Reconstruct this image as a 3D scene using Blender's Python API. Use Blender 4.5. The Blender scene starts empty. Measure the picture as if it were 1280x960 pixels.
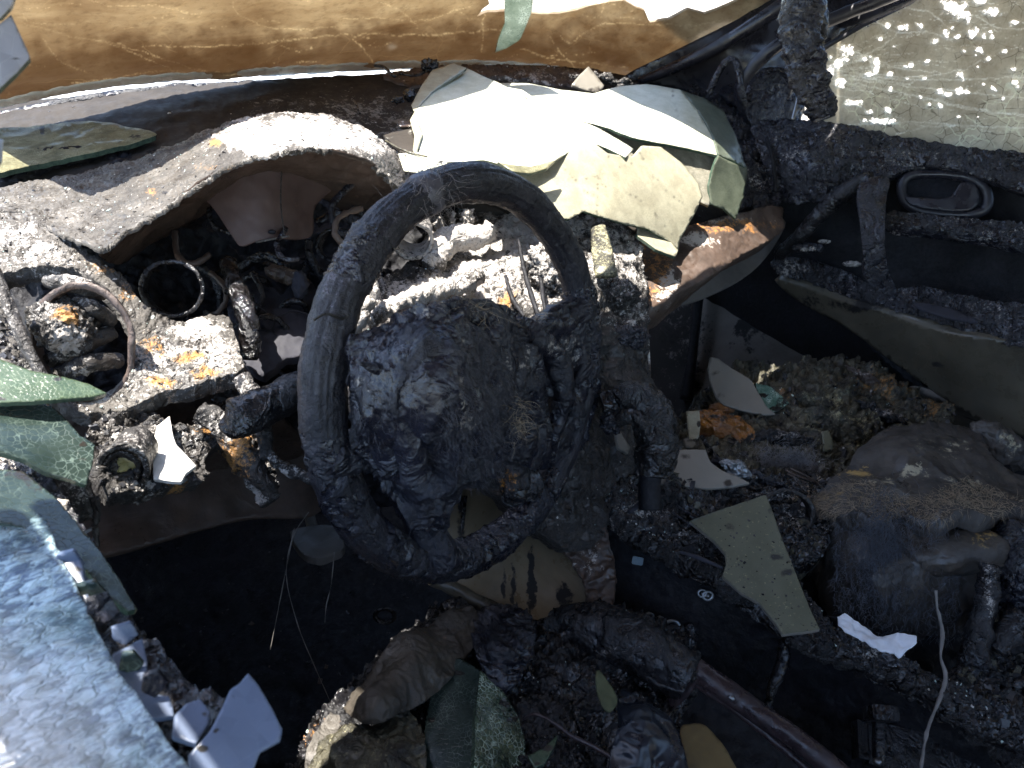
import bpy, bmesh, math, random
import numpy as np
from mathutils import Vector
from mathutils.geometry import delaunay_2d_cdt
SC = bpy.context.scene
rng = np.random.default_rng(7); random.seed(7)
# ---------------------------------------------------------------- camera
FPX = 949.0
CAM = np.array([-.757, -.465, 1.285])
_ps, _th = math.radians(45), math.radians(30)
F = np.array([math.sin(_ps)*math.cos(_th), math.cos(_ps)*math.cos(_th), -math.sin(_th)])
R = np.array([math.cos(_ps), -math.sin(_ps), 0.])
U = np.array([math.sin(_ps)*math.sin(_th), math.cos(_ps)*math.sin(_th), math.cos(_th)])
cd = bpy.data.cameras.new('camera'); cam = bpy.data.objects.new('camera', cd); SC.collection.objects.link(cam)
cam.location = CAM; cam.rotation_euler = (math.radians(60), 0, -_ps)
cd.sensor_width = 36; cd.lens = FPX/1280*36; cd.clip_start = .02; cd.clip_end = 500
cd.dof.use_dof = True; cd.dof.focus_distance = .9; cd.dof.aperture_fstop = 11
SC.camera = cam
# ---------------------------------------------------------------- sky, sun, exposure
SUNDIR = Vector((.20, -.20, -1)).normalized()          # direction the light travels
w = bpy.data.worlds.new('World'); SC.world = w; w.use_nodes = True
nt = w.node_tree; bg = nt.nodes['Background']
sk = nt.nodes.new('ShaderNodeTexSky'); sk.sky_type = 'NISHITA'; sk.sun_disc = False
sk.sun_elevation = math.asin(-SUNDIR.z); sk.sun_rotation = math.atan2(-SUNDIR.x, -SUNDIR.y)
nt.links.new(sk.outputs[0], bg.inputs[0]); bg.inputs[1].default_value = .15
sd = bpy.data.lights.new('sun', 'SUN'); sd.energy = 5; sd.angle = math.radians(.5); sd.color = (1, .95, .87)
so = bpy.data.objects.new('sun', sd); SC.collection.objects.link(so); so.rotation_euler = SUNDIR.to_track_quat('-Z', 'Y').to_euler()
vs = SC.view_settings; vs.view_transform = 'Standard'; vs.look = 'None'; vs.exposure = 2.05; vs.gamma = 1; vs.use_curve_mapping = False
SC.cycles.max_bounces = 8; SC.cycles.transparent_max_bounces = 12; SC.cycles.use_denoising = True
# ---------------------------------------------------------------- numeric helpers
def ray(u, v):
    return F + (np.asarray(u)-640)[..., None]/FPX*R + (480-np.asarray(v))[..., None]/FPX*U
def P(u, v, t):                                         # a sight line of the survey cut at a measured depth, in metres
    return CAM + ray(np.asarray(u, float), np.asarray(v, float))*np.asarray(t, float)[..., None]
def proj(X):
    d = np.asarray(X)-CAM; t = d@F
    return 640+FPX*(d@R)/t, 480-FPX*(d@U)/t, t
def tpl(u, v, p, n):
    n = np.array(n, float); return float((np.array(p)-CAM)@n/(ray(float(u), float(v))@n))
def tz(u, v, z): return tpl(u, v, (0, 0, z), (0, 0, 1))
def tx(u, v, x): return tpl(u, v, (x, 0, 0), (1, 0, 0))
def ty(u, v, y): return tpl(u, v, (0, y, 0), (0, 1, 0))
_perm = np.random.default_rng(3).permutation(4096)
def _h(ix, iy, iz):
    return _perm[(_perm[(_perm[ix & 4095]+iy) & 4095]+iz) & 4095]
_g = np.random.default_rng(4).normal(size=(4096, 3)); _g /= np.linalg.norm(_g, axis=1)[:, None]
def perlin(p):
    i = np.floor(p).astype(np.int64); f = p-i; s = f*f*f*(f*(f*6-15)+10); r = 0
    for a in (0, 1):
        wx = s[:, 0] if a else 1-s[:, 0]
        for b in (0, 1):
            wy = s[:, 1] if b else 1-s[:, 1]
            for c in (0, 1):
                wz = s[:, 2] if c else 1-s[:, 2]
                g = _g[_h(i[:, 0]+a, i[:, 1]+b, i[:, 2]+c)]
                r = r+wx*wy*wz*((f-np.array([a, b, c]))*g).sum(1)
    return r*1.5
def fbm(p, freq, octv=4, gain=.5, kind='f', off=0.):
    if kind == 'v':                                     # flowing folds: warped, drawn out downwards
        p = p*np.array([1, 1, .42]); wq = p*freq*.6
        p = p+np.c_[perlin(wq+3.1), perlin(wq+11.7), perlin(wq+23.3)]*(.55/freq)
    p = p*freq+off; r = 0; a = 1
    for o in range(octv):
        n = perlin(p)
        if kind in 'rv': n = (1-2*np.abs(n))                # ridges
        elif kind == 'b': n = 2*np.abs(n)-.5               # billows
        r = r+a*n; a *= gain; p = p*2.03+17.3
    return r
def disp(p, spec):
    """spec: list of (amp, freq, octaves, kind[, gain])"""
    r = np.zeros(len(p))
    for k, s in enumerate(spec):
        r += s[0]*fbm(p, s[1], s[2], s[4] if len(s) > 4 else .5, s[3], 31.7*k)
    return r
def cr(pts, n, closed=False):
    """Catmull-Rom through pts, n samples per span (array of any dimension)"""
    p = np.array(pts, float); m = len(p); out = []
    rngs = range(m if closed else m-1)
    for i in rngs:
        g = (lambda k: p[k % m]) if closed else (lambda k: p[min(max(k, 0), m-1)])
        p0, p1, p2, p3 = g(i-1), g(i), g(i+1), g(i+2)
        for s in np.arange(n)/n:
            out.append(.5*(2*p1+(p2-p0)*s+(2*p0-5*p1+4*p2-p3)*s*s+(3*p1-p0-3*p2+p3)*s**3))
    if not closed: out.append(p[-1])
    return np.array(out)
def resample(pl, step, closed=True):
    q = np.vstack([pl, pl[:1]]) if closed else pl
    d = np.r_[0, np.cumsum(np.linalg.norm(np.diff(q, axis=0), axis=1))]; n = max(4, int(d[-1]/step))
    s = np.linspace(0, d[-1], n+1)[:n if closed else n+1]
    return np.stack([np.interp(s, d, q[:, k]) for k in range(q.shape[1])], 1)
def inpoly(x, y, poly):
    c = np.zeros(len(x), bool); n = len(poly); j = n-1
    for i in range(n):
        xi, yi = poly[i]; xj, yj = poly[j]
        if yi != yj:
            c ^= ((yi > y) != (yj > y)) & (x < (xj-xi)*(y-yi)/(yj-yi)+xi)
        j = i
    return c
class TPS:                                              # smooth depth through a few measured points
    def __init__(s, c, lam=1e-4):
        c = np.array(c, float); s.c = c[:, :2]/500; n = len(c); y = 1/c[:, 2]
        K = s.k(s.c, s.c)+lam*np.eye(n); Q = np.c_[np.ones(n), s.c]
        A = np.block([[K, Q], [Q.T, np.zeros((3, 3))]])
        s.w = np.linalg.lstsq(A, np.r_[y, 0, 0, 0], rcond=None)[0]
    def k(s, a, b):
        r = np.linalg.norm(a[:, None]-b[None], axis=2); return np.where(r > 0, r*r*np.log(r+1e-9), 0)
    def __call__(s, u, v):
        a = np.c_[u, v]/500; y = s.k(a, s.c)@s.w[:-3]+np.c_[np.ones(len(a)), a]@s.w[-3:]
        return 1/np.clip(y, .3, 5)
# ---------------------------------------------------------------- object helpers
def setp(o, label=None, cat=None, group=None, kind=None):
    if label: o['label'] = label
    if cat: o['category'] = cat
    if group: o['group'] = group
    if kind: o['kind'] = kind
    return o
ROOT = {}
def thing(name, loc, label, cat, group=None):
    o = bpy.data.objects.new(name, None); SC.collection.objects.link(o); o.location = loc; o.empty_display_size = .05
    ROOT[o.name] = np.array(loc, float)
    return setp(o, label, cat, group)
def worldloc(o):
    p = np.zeros(3)
    while o is not None:
        p = p+np.array(o.location); o = o.parent
    return p
def mesh_obj(name, V, faces, mats, parent=None, smooth=True, attrs=None, matidx=None, base=True, sharp=False):
    """faces: Nx3 or Nx4 array, or list of tuples"""
    V = np.asarray(V, float)
    org = worldloc(parent) if parent is not None else (np.array([V[:, 0].mean(), V[:, 1].mean(), V[:, 2].min()]) if base else np.zeros(3))
    me = bpy.data.meshes.new(name)
    if isinstance(faces, np.ndarray):
        k = faces.shape[1]; me.vertices.add(len(V)); me.vertices.foreach_set('co', (V-org).astype(np.float32).ravel())
        me.loops.add(faces.size); me.loops.foreach_set('vertex_index', faces.astype(np.int32).ravel())
        me.polygons.add(len(faces)); me.polygons.foreach_set('loop_start', np.arange(0, faces.size, k, dtype=np.int32))
        me.update(calc_edges=True)
    else:
        me.from_pydata([tuple(x) for x in (V-org)], [], faces); me.update()
    me.validate()
    me.polygons.foreach_set('use_smooth', [smooth]*len(me.polygons))
    if not isinstance(mats, (list, tuple)): mats = [mats]
    for m in mats: me.materials.append(m)
    if matidx is not None and len(matidx) == len(me.polygons): me.polygons.foreach_set('material_index', np.asarray(matidx, np.int32))
    for k, a in (attrs or {}).items():
        at = me.attributes.new(k, 'FLOAT', 'POINT'); at.data.foreach_set('value', np.asarray(a, np.float32))
    o = bpy.data.objects.new(name, me); SC.collection.objects.link(o)
    if parent is not None: o.parent = parent
    else: o.location = org
    return o
def linemask(u, v, lines, w=1.3):
    """1 on the surveyed fracture lines, fading over w pixels"""
    best = np.full(len(u), 1e9)
    for ln, wd in lines:
        q = resample(cr(np.array(ln, float), 10), 1.5, closed=False); q = q+1.8*np.c_[fbm(np.c_[q/9, q[:, :1]*0+len(ln)], 1, 3), fbm(np.c_[q/9, q[:, :1]*0+9.5], 1, 3)]
        x0, y0 = q.min(0)-4; x1, y1 = q.max(0)+4; m = np.where((u > x0) & (u < x1) & (v > y0) & (v < y1))[0]
        for k in range(0, len(m), 4000):
            mm = m[k:k+4000]; d = np.sqrt(((u[mm, None]-q[None, :, 0])**2+(v[mm, None]-q[None, :, 1])**2).min(1)); best[mm] = np.minimum(best[mm], d/wd)
    return np.clip(1.3-best/w, 0, 1)
def painted(u, v, paint, V):
    A = {}; q = np.c_[u/16., v/16., np.full(len(u), .5)]; wu, wv = fbm(q, 1, 4), fbm(q, 1, 4, off=40.)
    for (k, pu, pv, ru, rv, s) in paint:
        w_ = min(ru, rv, 20)*.8; r = ((u-pu+w_*wu)/ru)**2+((v-pv+w_*wv)/rv)**2
        g = s*np.exp(-.75*r**1.5)
        A[k] = np.maximum(A.get(k, 0), g) if s > 0 else np.maximum(A.get(k, np.zeros(len(u)))+g, 0)
    for k in A: A[k] = np.asarray(A[k])*np.ones(len(u))
    return A
PATCH = {}
def vnormals(V, T):
    n = np.cross(V[T[:, 1]]-V[T[:, 0]], V[T[:, 2]]-V[T[:, 0]]); N = np.zeros_like(V)
    for k in range(3): np.add.at(N, T[:, k], n)
    return N/np.maximum(np.linalg.norm(N, axis=1), 1e-12)[:, None]
def patch(name, outline, ctrl, mat, parent=None, step=3., skirt=.012, back=False, dsp=(), ragged=0., smooth=True, paint=(), lines=None,
          holes=(), edge=None, fn=None, key=None, lam=1e-4, flat=False):
    """a surface with real depth whose rim runs through the surveyed outline; dsp pushes it along its normal"""
    pl = cr(outline, 8, True) if smooth else np.array(outline, float)
    pl = resample(pl, step)
    if ragged:
        q = np.c_[pl/14., np.full(len(pl), len(outline)*.7)]
        pl = pl+ragged*np.c_[fbm(q, 1, 3), fbm(q, 1, 3, off=50)]
    hp = []
    for h in holes:
        h = resample(cr(h, 8, True), step); 
        if ragged:
            q = np.c_[h/14., np.full(len(h), 3.3)]; h = h+ragged*.6*np.c_[fbm(q, 1, 3), fbm(q, 1, 3, off=50)]
        hp.append(h)
    x0, y0 = pl.min(0); x1, y1 = pl.max(0)
    gx, gy = np.meshgrid(np.arange(x0, x1, step), np.arange(y0, y1, step*.87)); gx[1::2] += step/2
    g = np.c_[gx.ravel(), gy.ravel()]+np.random.default_rng(1).uniform(-.22, .22, (gx.size, 2))*step
    def nearb(g, b):
        ok = np.ones(len(g), bool)
        cell = set(map(tuple, np.floor(b/(step*.75)).astype(int)))
        c = np.floor(g/(step*.75)).astype(int)
        return np.array([tuple(x) not in cell for x in c]) if len(g) else ok
    ins = inpoly(g[:, 0], g[:, 1], pl)
    for h in hp: ins &= ~inpoly(g[:, 0], g[:, 1], h)
    g = g[ins]; g = g[nearb(g, pl)]
    for h in hp: g = g[nearb(g, h)]
    pts = [Vector(p) for p in pl]; edges = []; nb = len(pl)
    edges += [(i, (i+1) % nb) for i in range(nb)]
    for h in hp:
        o = len(pts); pts += [Vector(p) for p in h]; edges += [(o+i, o+(i+1) % len(h)) for i in range(len(h))]
    pts += [Vector(p) for p in g]
    vo, eo, fo, _, _, _ = delaunay_2d_cdt(pts, edges, [], 1, 1e-5)
    uv = np.array([tuple(x) for x in vo]); T = np.array([f for f in fo if len(f) == 3])
    c = uv[T].mean(1); ok = inpoly(c[:, 0], c[:, 1], pl)
    for h in hp: ok &= ~inpoly(c[:, 0], c[:, 1], h)
    T = T[ok]
    if len(ctrl) < 3: t = np.full(len(uv), ctrl[0][2])
    else: t = TPS(ctrl, lam)(uv[:, 0], uv[:, 1])
    if fn is not None: t = t+fn(uv[:, 0], uv[:, 1])
    V = P(uv[:, 0], uv[:, 1], t); N = vnormals(V, T)
    if (N*(CAM-V)).sum(1).mean() < 0: T = T[:, ::-1]; N = -N
    if dsp: V = V+N*disp(V, dsp)[:, None]
    A = painted(uv[:, 0], uv[:, 1], paint, V) if paint else {}
    if lines: A['crk'] = linemask(uv[:, 0], uv[:, 1], lines)
    if key: PATCH[key] = (V, T)
    # rim edges
    E = np.sort(np.vstack([T[:, [0, 1]], T[:, [1, 2]], T[:, [2, 0]]]), 1); D = np.vstack([T[:, [0, 1]], T[:, [1, 2]], T[:, [2, 0]]])
    _, inv, cnt = np.unique(E[:, 0].astype(np.int64)*len(V)+E[:, 1], return_inverse=True, return_counts=True)
    B = D[cnt[inv] == 1]; n = len(V)
    N2 = vnormals(V, T) if back else N
    VV = np.vstack([V, V-N2*skirt]); S1 = np.c_[B[:, 1], B[:, 0], B[:, 0]+n]; S2 = np.c_[B[:, 1], B[:, 0]+n, B[:, 1]+n]
    if back: T2 = np.vstack([T, S1, S2, T[:, ::-1]+n]); mi = np.r_[np.zeros(len(T)), np.ones(2*len(B)), np.zeros(len(T))]
    else: T2 = np.vstack([T, S1, S2]); mi = np.r_[np.zeros(len(T)), np.ones(2*len(B))]
    used = np.unique(T2); rm = np.full(2*n, -1); rm[used] = np.arange(len(used)); 
    VV = VV[used]; T2 = rm[T2]; A = {k: np.r_[a, a][used] for k, a in A.items()}
    mats = [mat, edge] if edge is not None else [mat]
    o = mesh_obj(name, VV, T2, mats, parent, smooth=not flat, attrs=A, matidx=mi if edge is not None else None)
    if back and not flat:
        o.data.polygons.foreach_set('use_smooth', (mi == 0))
    return o
def rest(u, v, key, off=.006):
    """depth at which a thing lies just clear of the built surface at (u, v)"""
    ks = key if isinstance(key, (list, tuple)) else [key]; best = 9.
    for k in ks:
        V = PATCH[k][0]; a, b, t = proj(V); d = (a-u)**2+(b-v)**2; m = d < 12**2
        if m.any(): best = min(best, float(np.percentile(t[m], 20)))
    return best-off
def paint3(V, paint):
    if not len(paint): return {}
    u, v, _ = proj(V); return painted(u, v, paint, V)
def tube(name, path, radii, mat, parent=None, seg=16, n=8, dsp=(), paint=(), closed=False, flat=1., up=(0, 0, 1), stretch=None, caps=True):
    """round bar swept along a spline through world points; radii per point; flat squashes it across 'up'"""
    pth = np.array(path, float); rr = np.array(radii, float) if np.ndim(radii) else np.full(len(pth), float(radii))
    c = cr(np.c_[pth, rr], n, closed); X = c[:, :3]; rad = c[:, 3]; m = len(X)
    T = np.gradient(X, axis=0) if not closed else np.roll(X, -1, 0)-np.roll(X, 1, 0)
    T /= np.linalg.norm(T, axis=1)[:, None]+1e-12
    a = np.cross(T[0], up); 
    if np.linalg.norm(a) < 1e-3: a = np.cross(T[0], (1, 0, .1))
    A_ = []; a /= np.linalg.norm(a)
    for i in range(m):
        a = a-(a@T[i])*T[i]; a /= np.linalg.norm(a); A_.append(a)
    A_ = np.array(A_); B_ = np.cross(T, A_); th = np.linspace(0, 2*np.pi, seg, endpoint=False)
    dirs = np.cos(th)[None, :, None]*A_[:, None]+np.sin(th)[None, :, None]*B_[:, None]*flat
    V = X[:, None]+dirs*rad[:, None, None]; V = V.reshape(-1, 3); D = dirs.reshape(-1, 3); D = D/np.linalg.norm(D, axis=1)[:, None]
    if dsp: V = V+D*disp(V, dsp)[:, None]
    if stretch is not None:                             # grain that runs along the bar
        s = np.r_[0, np.cumsum(np.linalg.norm(np.diff(X, axis=0), axis=1))]
        q = np.stack([np.repeat(s, seg)*stretch[1], np.tile(np.cos(th), m)*stretch[2], np.tile(np.sin(th), m)*stretch[2]], 1)
        V = V+D*(stretch[0]*fbm(q, 1, 4, .6, 'r'))[:, None]
    i, j = np.meshgrid(np.arange(m if closed else m-1), np.arange(seg), indexing='ij'); i = i.ravel(); j = j.ravel()
    Fq = np.c_[i*seg+j, i*seg+(j+1) % seg, ((i+1) % m)*seg+(j+1) % seg, ((i+1) % m)*seg+j]
    if caps and not closed:
        k = len(V); V = np.vstack([V, X[0], X[-1]]); j = np.arange(seg)
        f1 = np.c_[np.full(seg, k), (j+1) % seg, j, np.full(seg, k)]; f2 = np.c_[np.full(seg, k+1), (m-1)*seg+j, (m-1)*seg+(j+1) % seg, np.full(seg, k+1)]
        tri = np.vstack([f1[:, :3], f2[:, :3]]); Fa = np.vstack([Fq[:, [0, 1, 2]], Fq[:, [0, 2, 3]], tri])
    else: Fa = Fq
    return mesh_obj(name, V, Fa, mat, parent, attrs=paint3(V, paint))
def ptube(name, pts, radii, mat, parent=None, **k):
    """tube through (u, v, depth) points, radius in pixels at that depth"""
    p = np.array(pts, float); X = P(p[:, 0], p[:, 1], p[:, 2]); rr = (np.interp(np.linspace(0, 1, len(p)), np.linspace(0, 1, len(radii)), radii) if np.ndim(radii) else np.full(len(p), float(radii)))*p[:, 2]/FPX
    return tube(name, X, rr, mat, parent, **k)
_ico = {}
def ico(sub):
    if sub not in _ico:
        bm = bmesh.new(); bmesh.ops.create_icosphere(bm, subdivisions=sub, radius=1); bm.verts.ensure_lookup_table()
        _ico[sub] = (np.array([v.co[:] for v in bm.verts]), np.array([[v.index for v in f.verts] for f in bm.faces])); bm.free()
    return _ico[sub]
def blob(name, uvt, size, mat, parent=None, sub=6, dsp=(), paint=(), rot=0., depth=None, warp=None, power=1.):
    """melted lump: centre at (u, v, depth), half-size in pixels across and down, depth half-size in metres"""
    u, v, t = uvt; c = P(u, v, t); V, T = ico(sub); V = V.copy()
    if power != 1.: V = np.sign(V)*np.abs(V)**power
    a, b = size[0]*t/FPX, size[1]*t/FPX; d = depth if depth is not None else min(a, b)
    cr_, sr = math.cos(rot), math.sin(rot); x = V[:, 0]*a; y = V[:, 1]*b; x, y = x*cr_-y*sr, x*sr+y*cr_
    W = c+x[:, None]*R+y[:, None]*U+(V[:, 2]*d)[:, None]*F
    N = vnormals(W, T)
    if warp:
        W = W+N*disp(W, warp)[:, None]; N = vnormals(W, T)
    if dsp: W = W+N*disp(W, dsp)[:, None]
    if key_last is not None: PATCH[key_last[0]] = (W, T)
    return mesh_obj(name, W, T, mat, parent, attrs=paint3(W, paint))
key_last = None
def box(name, lo, hi, mat, parent=None, bevel=.0, rot=None, org=None):
    bm = bmesh.new(); bmesh.ops.create_cube(bm, size=1)
    lo, hi = np.array(lo, float), np.array(hi, float)
    for v in bm.verts: v.co = Vector((lo+hi)/2+np.array(v.co)*(hi-lo))
    if bevel: bmesh.ops.bevel(bm, geom=bm.edges[:], offset=bevel, segments=2, affect='EDGES')
    V = np.array([v.co[:] for v in bm.verts]); bm.verts.ensure_lookup_table(); bm.verts.index_update()
    Fs = [tuple(v.index for v in f.verts) for f in bm.faces]; bm.free()
    return mesh_obj(name, V, Fs, mat, parent, smooth=False)
def pbox(name, c, su, sv, sd, mat, parent=None, rot=0., dsp=(), bevel=.15, tilt=0., yaw=0.):
    """small block centred on (u, v, depth), sides in metres: across, down, away"""
    bm = bmesh.new(); bmesh.ops.create_cube(bm, size=1)
    bmesh.ops.bevel(bm, geom=bm.edges[:], offset=bevel*.5, segments=2, affect='EDGES')
    V = np.array([v.co[:] for v in bm.verts])*np.array([su, sv, sd]); bm.verts.index_update()
    Fs = [tuple(v.index for v in f.verts) for f in bm.faces]; bm.free()
    def rt(V, i, j, a):
        V = V.copy(); x, y = V[:, i].copy(), V[:, j].copy(); V[:, i] = x*math.cos(a)-y*math.sin(a); V[:, j] = x*math.sin(a)+y*math.cos(a); return V
    V = rt(V, 1, 2, tilt); V = rt(V, 0, 2, yaw); V = rt(V, 0, 1, rot)
    W = P(*c)+V[:, :1]*R+V[:, 1:2]*U+V[:, 2:]*F
    if dsp: W = W+disp(W, dsp)[:, None]*U
    return mesh_obj(name, W, Fs, mat, parent, smooth=False)
def strands(name, items, mat, parent=None, r=.00022, seg=6, curl=.35, drop=.2, kind=None):
    """items: (root xyz, direction xyz, length); thin three-sided hairs in one mesh"""
    items = [(np.array(a, float), np.array(b, float), c) for a, b, c in items]; n = len(items)
    X = np.array([a for a, b, c in items]); D = np.array([b/np.linalg.norm(b) for a, b, c in items]); L = np.array([c for a, b, c in items])
    g = np.random.default_rng(5); VV = []; d = D.copy(); x = X.copy(); rows = []
    side = g.normal(size=(n, 3))
    for k in range(seg+1):
        a = np.cross(d, side); a /= np.linalg.norm(a, axis=1)[:, None]+1e-9; b = np.cross(d, a); b /= np.linalg.norm(b, axis=1)[:, None]+1e-9
        rr = r*(1-.75*k/seg)
        rows.append(np.stack([x+rr*(math.cos(q)*a+math.sin(q)*b) for q in (0, 2.094, 4.189)], 1))
        x = x+d*(L/seg)[:, None]; d = d+g.normal(size=(n, 3))*curl+np.array([0, 0, -drop]); d /= np.linalg.norm(d, axis=1)[:, None]
    V = np.stack(rows, 1)                                # n, seg+1, 3, 3
    V = V.reshape(-1, 3); b = (np.arange(n)*(seg+1)*3)[:, None]; f = []
    for k in range(seg):
        for q in range(3):
            p, p2 = k*3+q, k*3+(q+1) % 3
            f.append(np.c_[b+p, b+p2, b+p2+3, b+p+3])
    o = mesh_obj(name, V, np.vstack(f), mat, parent)
    if kind: o['kind'] = kind
    return o
_cv = np.array([[x, y, z] for x in (-1, 1) for y in (-1, 1) for z in (-1, 1)], float)
_cf = np.array([[0, 1, 3, 2], [4, 6, 7, 5], [0, 4, 5, 1], [2, 3, 7, 6], [0, 2, 6, 4], [1, 5, 7, 3]])
def scatter(name, keys, n, mats, size=(.001, .004), flatn=.35, where=None, seed=1, parent=None, kind='stuff', label=None):
    """loose flakes lying on already built surfaces, one mesh"""
    g = np.random.default_rng(seed); VV = []; FF = []; per = n//len(keys); o = 0; mi = []
    for k in keys:
        V, T = PATCH[k]; c = V[T].mean(1)
        if where is not None:
            u, v, _ = proj(c); ok = where(u, v); T = T[ok]; c = c[ok]
        if not len(T): continue
        idx = g.integers(0, len(T), per); nn = np.cross(V[T[idx, 1]]-V[T[idx, 0]], V[T[idx, 2]]-V[T[idx, 0]]); nn /= np.linalg.norm(nn, axis=1)[:, None]+1e-12
        for i in range(per):
            s = size[0]*(size[1]/size[0])**(g.random()**1.8)
            M3 = np.linalg.qr(g.normal(size=(3, 3)))[0]; ax = nn[i]
            q = _cv*(1+g.uniform(-.45, .45, (8, 3)))*.5
            b1 = np.cross(ax, M3[0]); b1 /= np.linalg.norm(b1)+1e-9; b2 = np.cross(ax, b1); ax2 = ax+.35*g.normal(size=3); ax2 /= np.linalg.norm(ax2)
            W = c[idx[i]]+s*(q[:, :1]*b1*g.uniform(.7, 1.6)+q[:, 1:2]*b2+q[:, 2:]*ax2*flatn*g.uniform(.6, 1.6))+nn[i]*s*flatn*.2
            VV.append(W); FF.append(_cf+o); o += 8; m_ = g.integers(0, len(mats)); mi += [m_]*6
    ob = mesh_obj(name, np.vstack(VV), np.vstack(FF), list(mats), parent, smooth=False, matidx=mi)
    if kind: ob['kind'] = kind
    if label: ob['label'] = label
    return ob
# ---------------------------------------------------------------- materials
class NT:
    def __init__(s, m):
        m.use_nodes = True; s.t = m.node_tree; s.b = s.t.nodes['Principled BSDF']; s.tc = s.n('TexCoord')
    def n(s, ty, **k):
        x = s.t.nodes.new('ShaderNode'+ty)
        for a, v in k.items(): setattr(x, a, v)
        return x
    def l(s, a, b): s.t.links.new(a, b)
    def noise(s, sc, det=6, ro=.6, dist=0., vec=None):
        x = s.n('TexNoise'); x.inputs['Scale'].default_value = sc; x.inputs['Detail'].default_value = det; x.inputs['Roughness'].default_value = ro; x.inputs['Distortion'].default_value = dist
        s.l(vec or s.tc.outputs['Object'], x.inputs['Vector']); return x.outputs['Fac']
    def vor(s, sc, feat='F1', vec=None, out='Distance', rnd=1.):
        x = s.n('TexVoronoi', feature=feat); x.inputs['Scale'].default_value = sc; x.inputs['Randomness'].default_value = rnd
        s.l(vec or s.tc.outputs['Object'], x.inputs['Vector']); return x.outputs[out]
    def mr(s, v, a, b, c=0., d=1.):
        x = s.n('MapRange'); s.l(v, x.inputs[0])
        for i, q in zip((1, 2, 3, 4), (a, b, c, d)): x.inputs[i].default_value = q
        return x.outputs[0]
    def m(s, op, a, b=None, cl=False):
        x = s.n('Math', operation=op, use_clamp=cl)
        for i, q in enumerate((a, b)):
            if q is None: continue
            if isinstance(q, (int, float)): x.inputs[i].default_value = q
            else: s.l(q, x.inputs[i])
        return x.outputs[0]
    def mix(s, f, a, b):
        x = s.n('Mix', data_type='RGBA')
        for i, q in ((0, f), (6, a), (7, b)):
            if isinstance(q, (int, float)): x.inputs[i].default_value = q
            elif isinstance(q, tuple): x.inputs[i].default_value = (*q, 1) if len(q) == 3 else q
            else: s.l(q, x.inputs[i])
        return x.outputs[2]
    def attr(s, nm):
        x = s.n('Attribute'); x.attribute_name = nm; return x.outputs['Fac']
    def warp(s, sc, amt):
        nz = s.n('TexNoise'); nz.inputs['Scale'].default_value = sc; nz.inputs['Detail'].default_value = 3; s.l(s.tc.outputs['Object'], nz.inputs['Vector'])
        v = s.n('VectorMath', operation='MULTIPLY_ADD'); s.l(nz.outputs['Color'], v.inputs[0]); v.inputs[1].default_value = (amt,)*3; s.l(s.tc.outputs['Object'], v.inputs[2]); return v.outputs[0]
    def bump(s, h, st, dist, prev=None):
        x = s.n('Bump'); x.inputs['Strength'].default_value = st; x.inputs['Distance'].default_value = dist; s.l(h, x.inputs['Height'])
        if prev: s.l(prev, x.inputs['Normal'])
        return x.outputs[0]
def char(name, dark=(.006, .006, .007), mid=(.018, .017, .019), light=(.08, .075, .075), ash=(.42, .38, .34), rust=(.42, .18, .03), flecks=.25,
         sc=60., rough=(.25, .6), bump=.9, bd=.0022, ash_noise=.9, pits=.5, metal=0., spec=.5, coat=0., base_ash=0., melt=.75):
    m = bpy.data.materials.new(name); n = NT(m)
    n1 = n.noise(sc*.35, 9, .65, .4); n2 = n.noise(sc*2.5, 7, .7); n3 = n.noise(sc*9, 4, .65); v1 = n.vor(sc*3.2, 'F1', n.warp(sc*1.5, .012))
    c = n.mix(n.mr(n1, .35, .62), dark, mid); c = n.mix(n.m('MULTIPLY', n.mr(n2, .56-.0*flecks, .74), flecks*1.6, True), c, light)
    a = n.m('ADD', n.attr('ash'), base_ash)
    # ash sits where the marked patch and the grain agree
    gr = n.m('ADD', n.m('MULTIPLY', n.m('SUBTRACT', n2, .5), 4.5*ash_noise), n.m('MULTIPLY', n.m('SUBTRACT', n3, .5), 3.*ash_noise)); gr = n.m('ADD', gr, n.m('MULTIPLY', n.m('SUBTRACT', n1, .5), 3.*ash_noise))
    am = n.mr(n.m('ADD', n.m('SUBTRACT', n.m('MULTIPLY', a, 1.6), .75), gr), 0., .4)
    am = n.m('MULTIPLY', am, n.mr(a, .0, .15)); c = n.mix(am, c, ash)
    rm = n.m('MULTIPLY', n.mr(n.m('ADD', n.m('SUBTRACT', n.m('MULTIPLY', n.attr('rust'), 1.5), .7), gr), 0., .5), n.mr(n.attr('rust'), 0., .2)); c = n.mix(rm, c, rust)
    n.l(c, n.b.inputs['Base Color']); 
    nl = n.noise(sc*.45, 4, .55, 1.2); crusty = n.mr(nl, .44, .56)                 # grainy crust against smooth melted skin
    ro = n.m('ADD', n.mr(n2, .35, .65, rough[0], rough[1]), n.m('MULTIPLY', n.m('SUBTRACT', crusty, 1.), melt*.35)); n.l(n.m('MAXIMUM', ro, n.m('MULTIPLY', am, .8)), n.b.inputs['Roughness'])
    h = n.m('ADD', n.m('MULTIPLY', n2, 1.), n.m('MULTIPLY', n3, .45)); h = n.m('ADD', h, n.m('MULTIPLY', n.mr(v1, 0., .5), pits))
    h = n.m('MULTIPLY', h, n.m('ADD', n.m('MULTIPLY', crusty, melt), 1-melt)); h = n.m('ADD', h, n.m('MULTIPLY', nl, melt*2.5))
    n.l(n.bump(h, bump, bd), n.b.inputs['Normal'])
    n.b.inputs['Metallic'].default_value = metal; n.b.inputs['Specular IOR Level'].default_value = spec; n.b.inputs['Coat Weight'].default_value = coat; n.b.inputs['Coat Roughness'].default_value = .25
    return m
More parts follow.
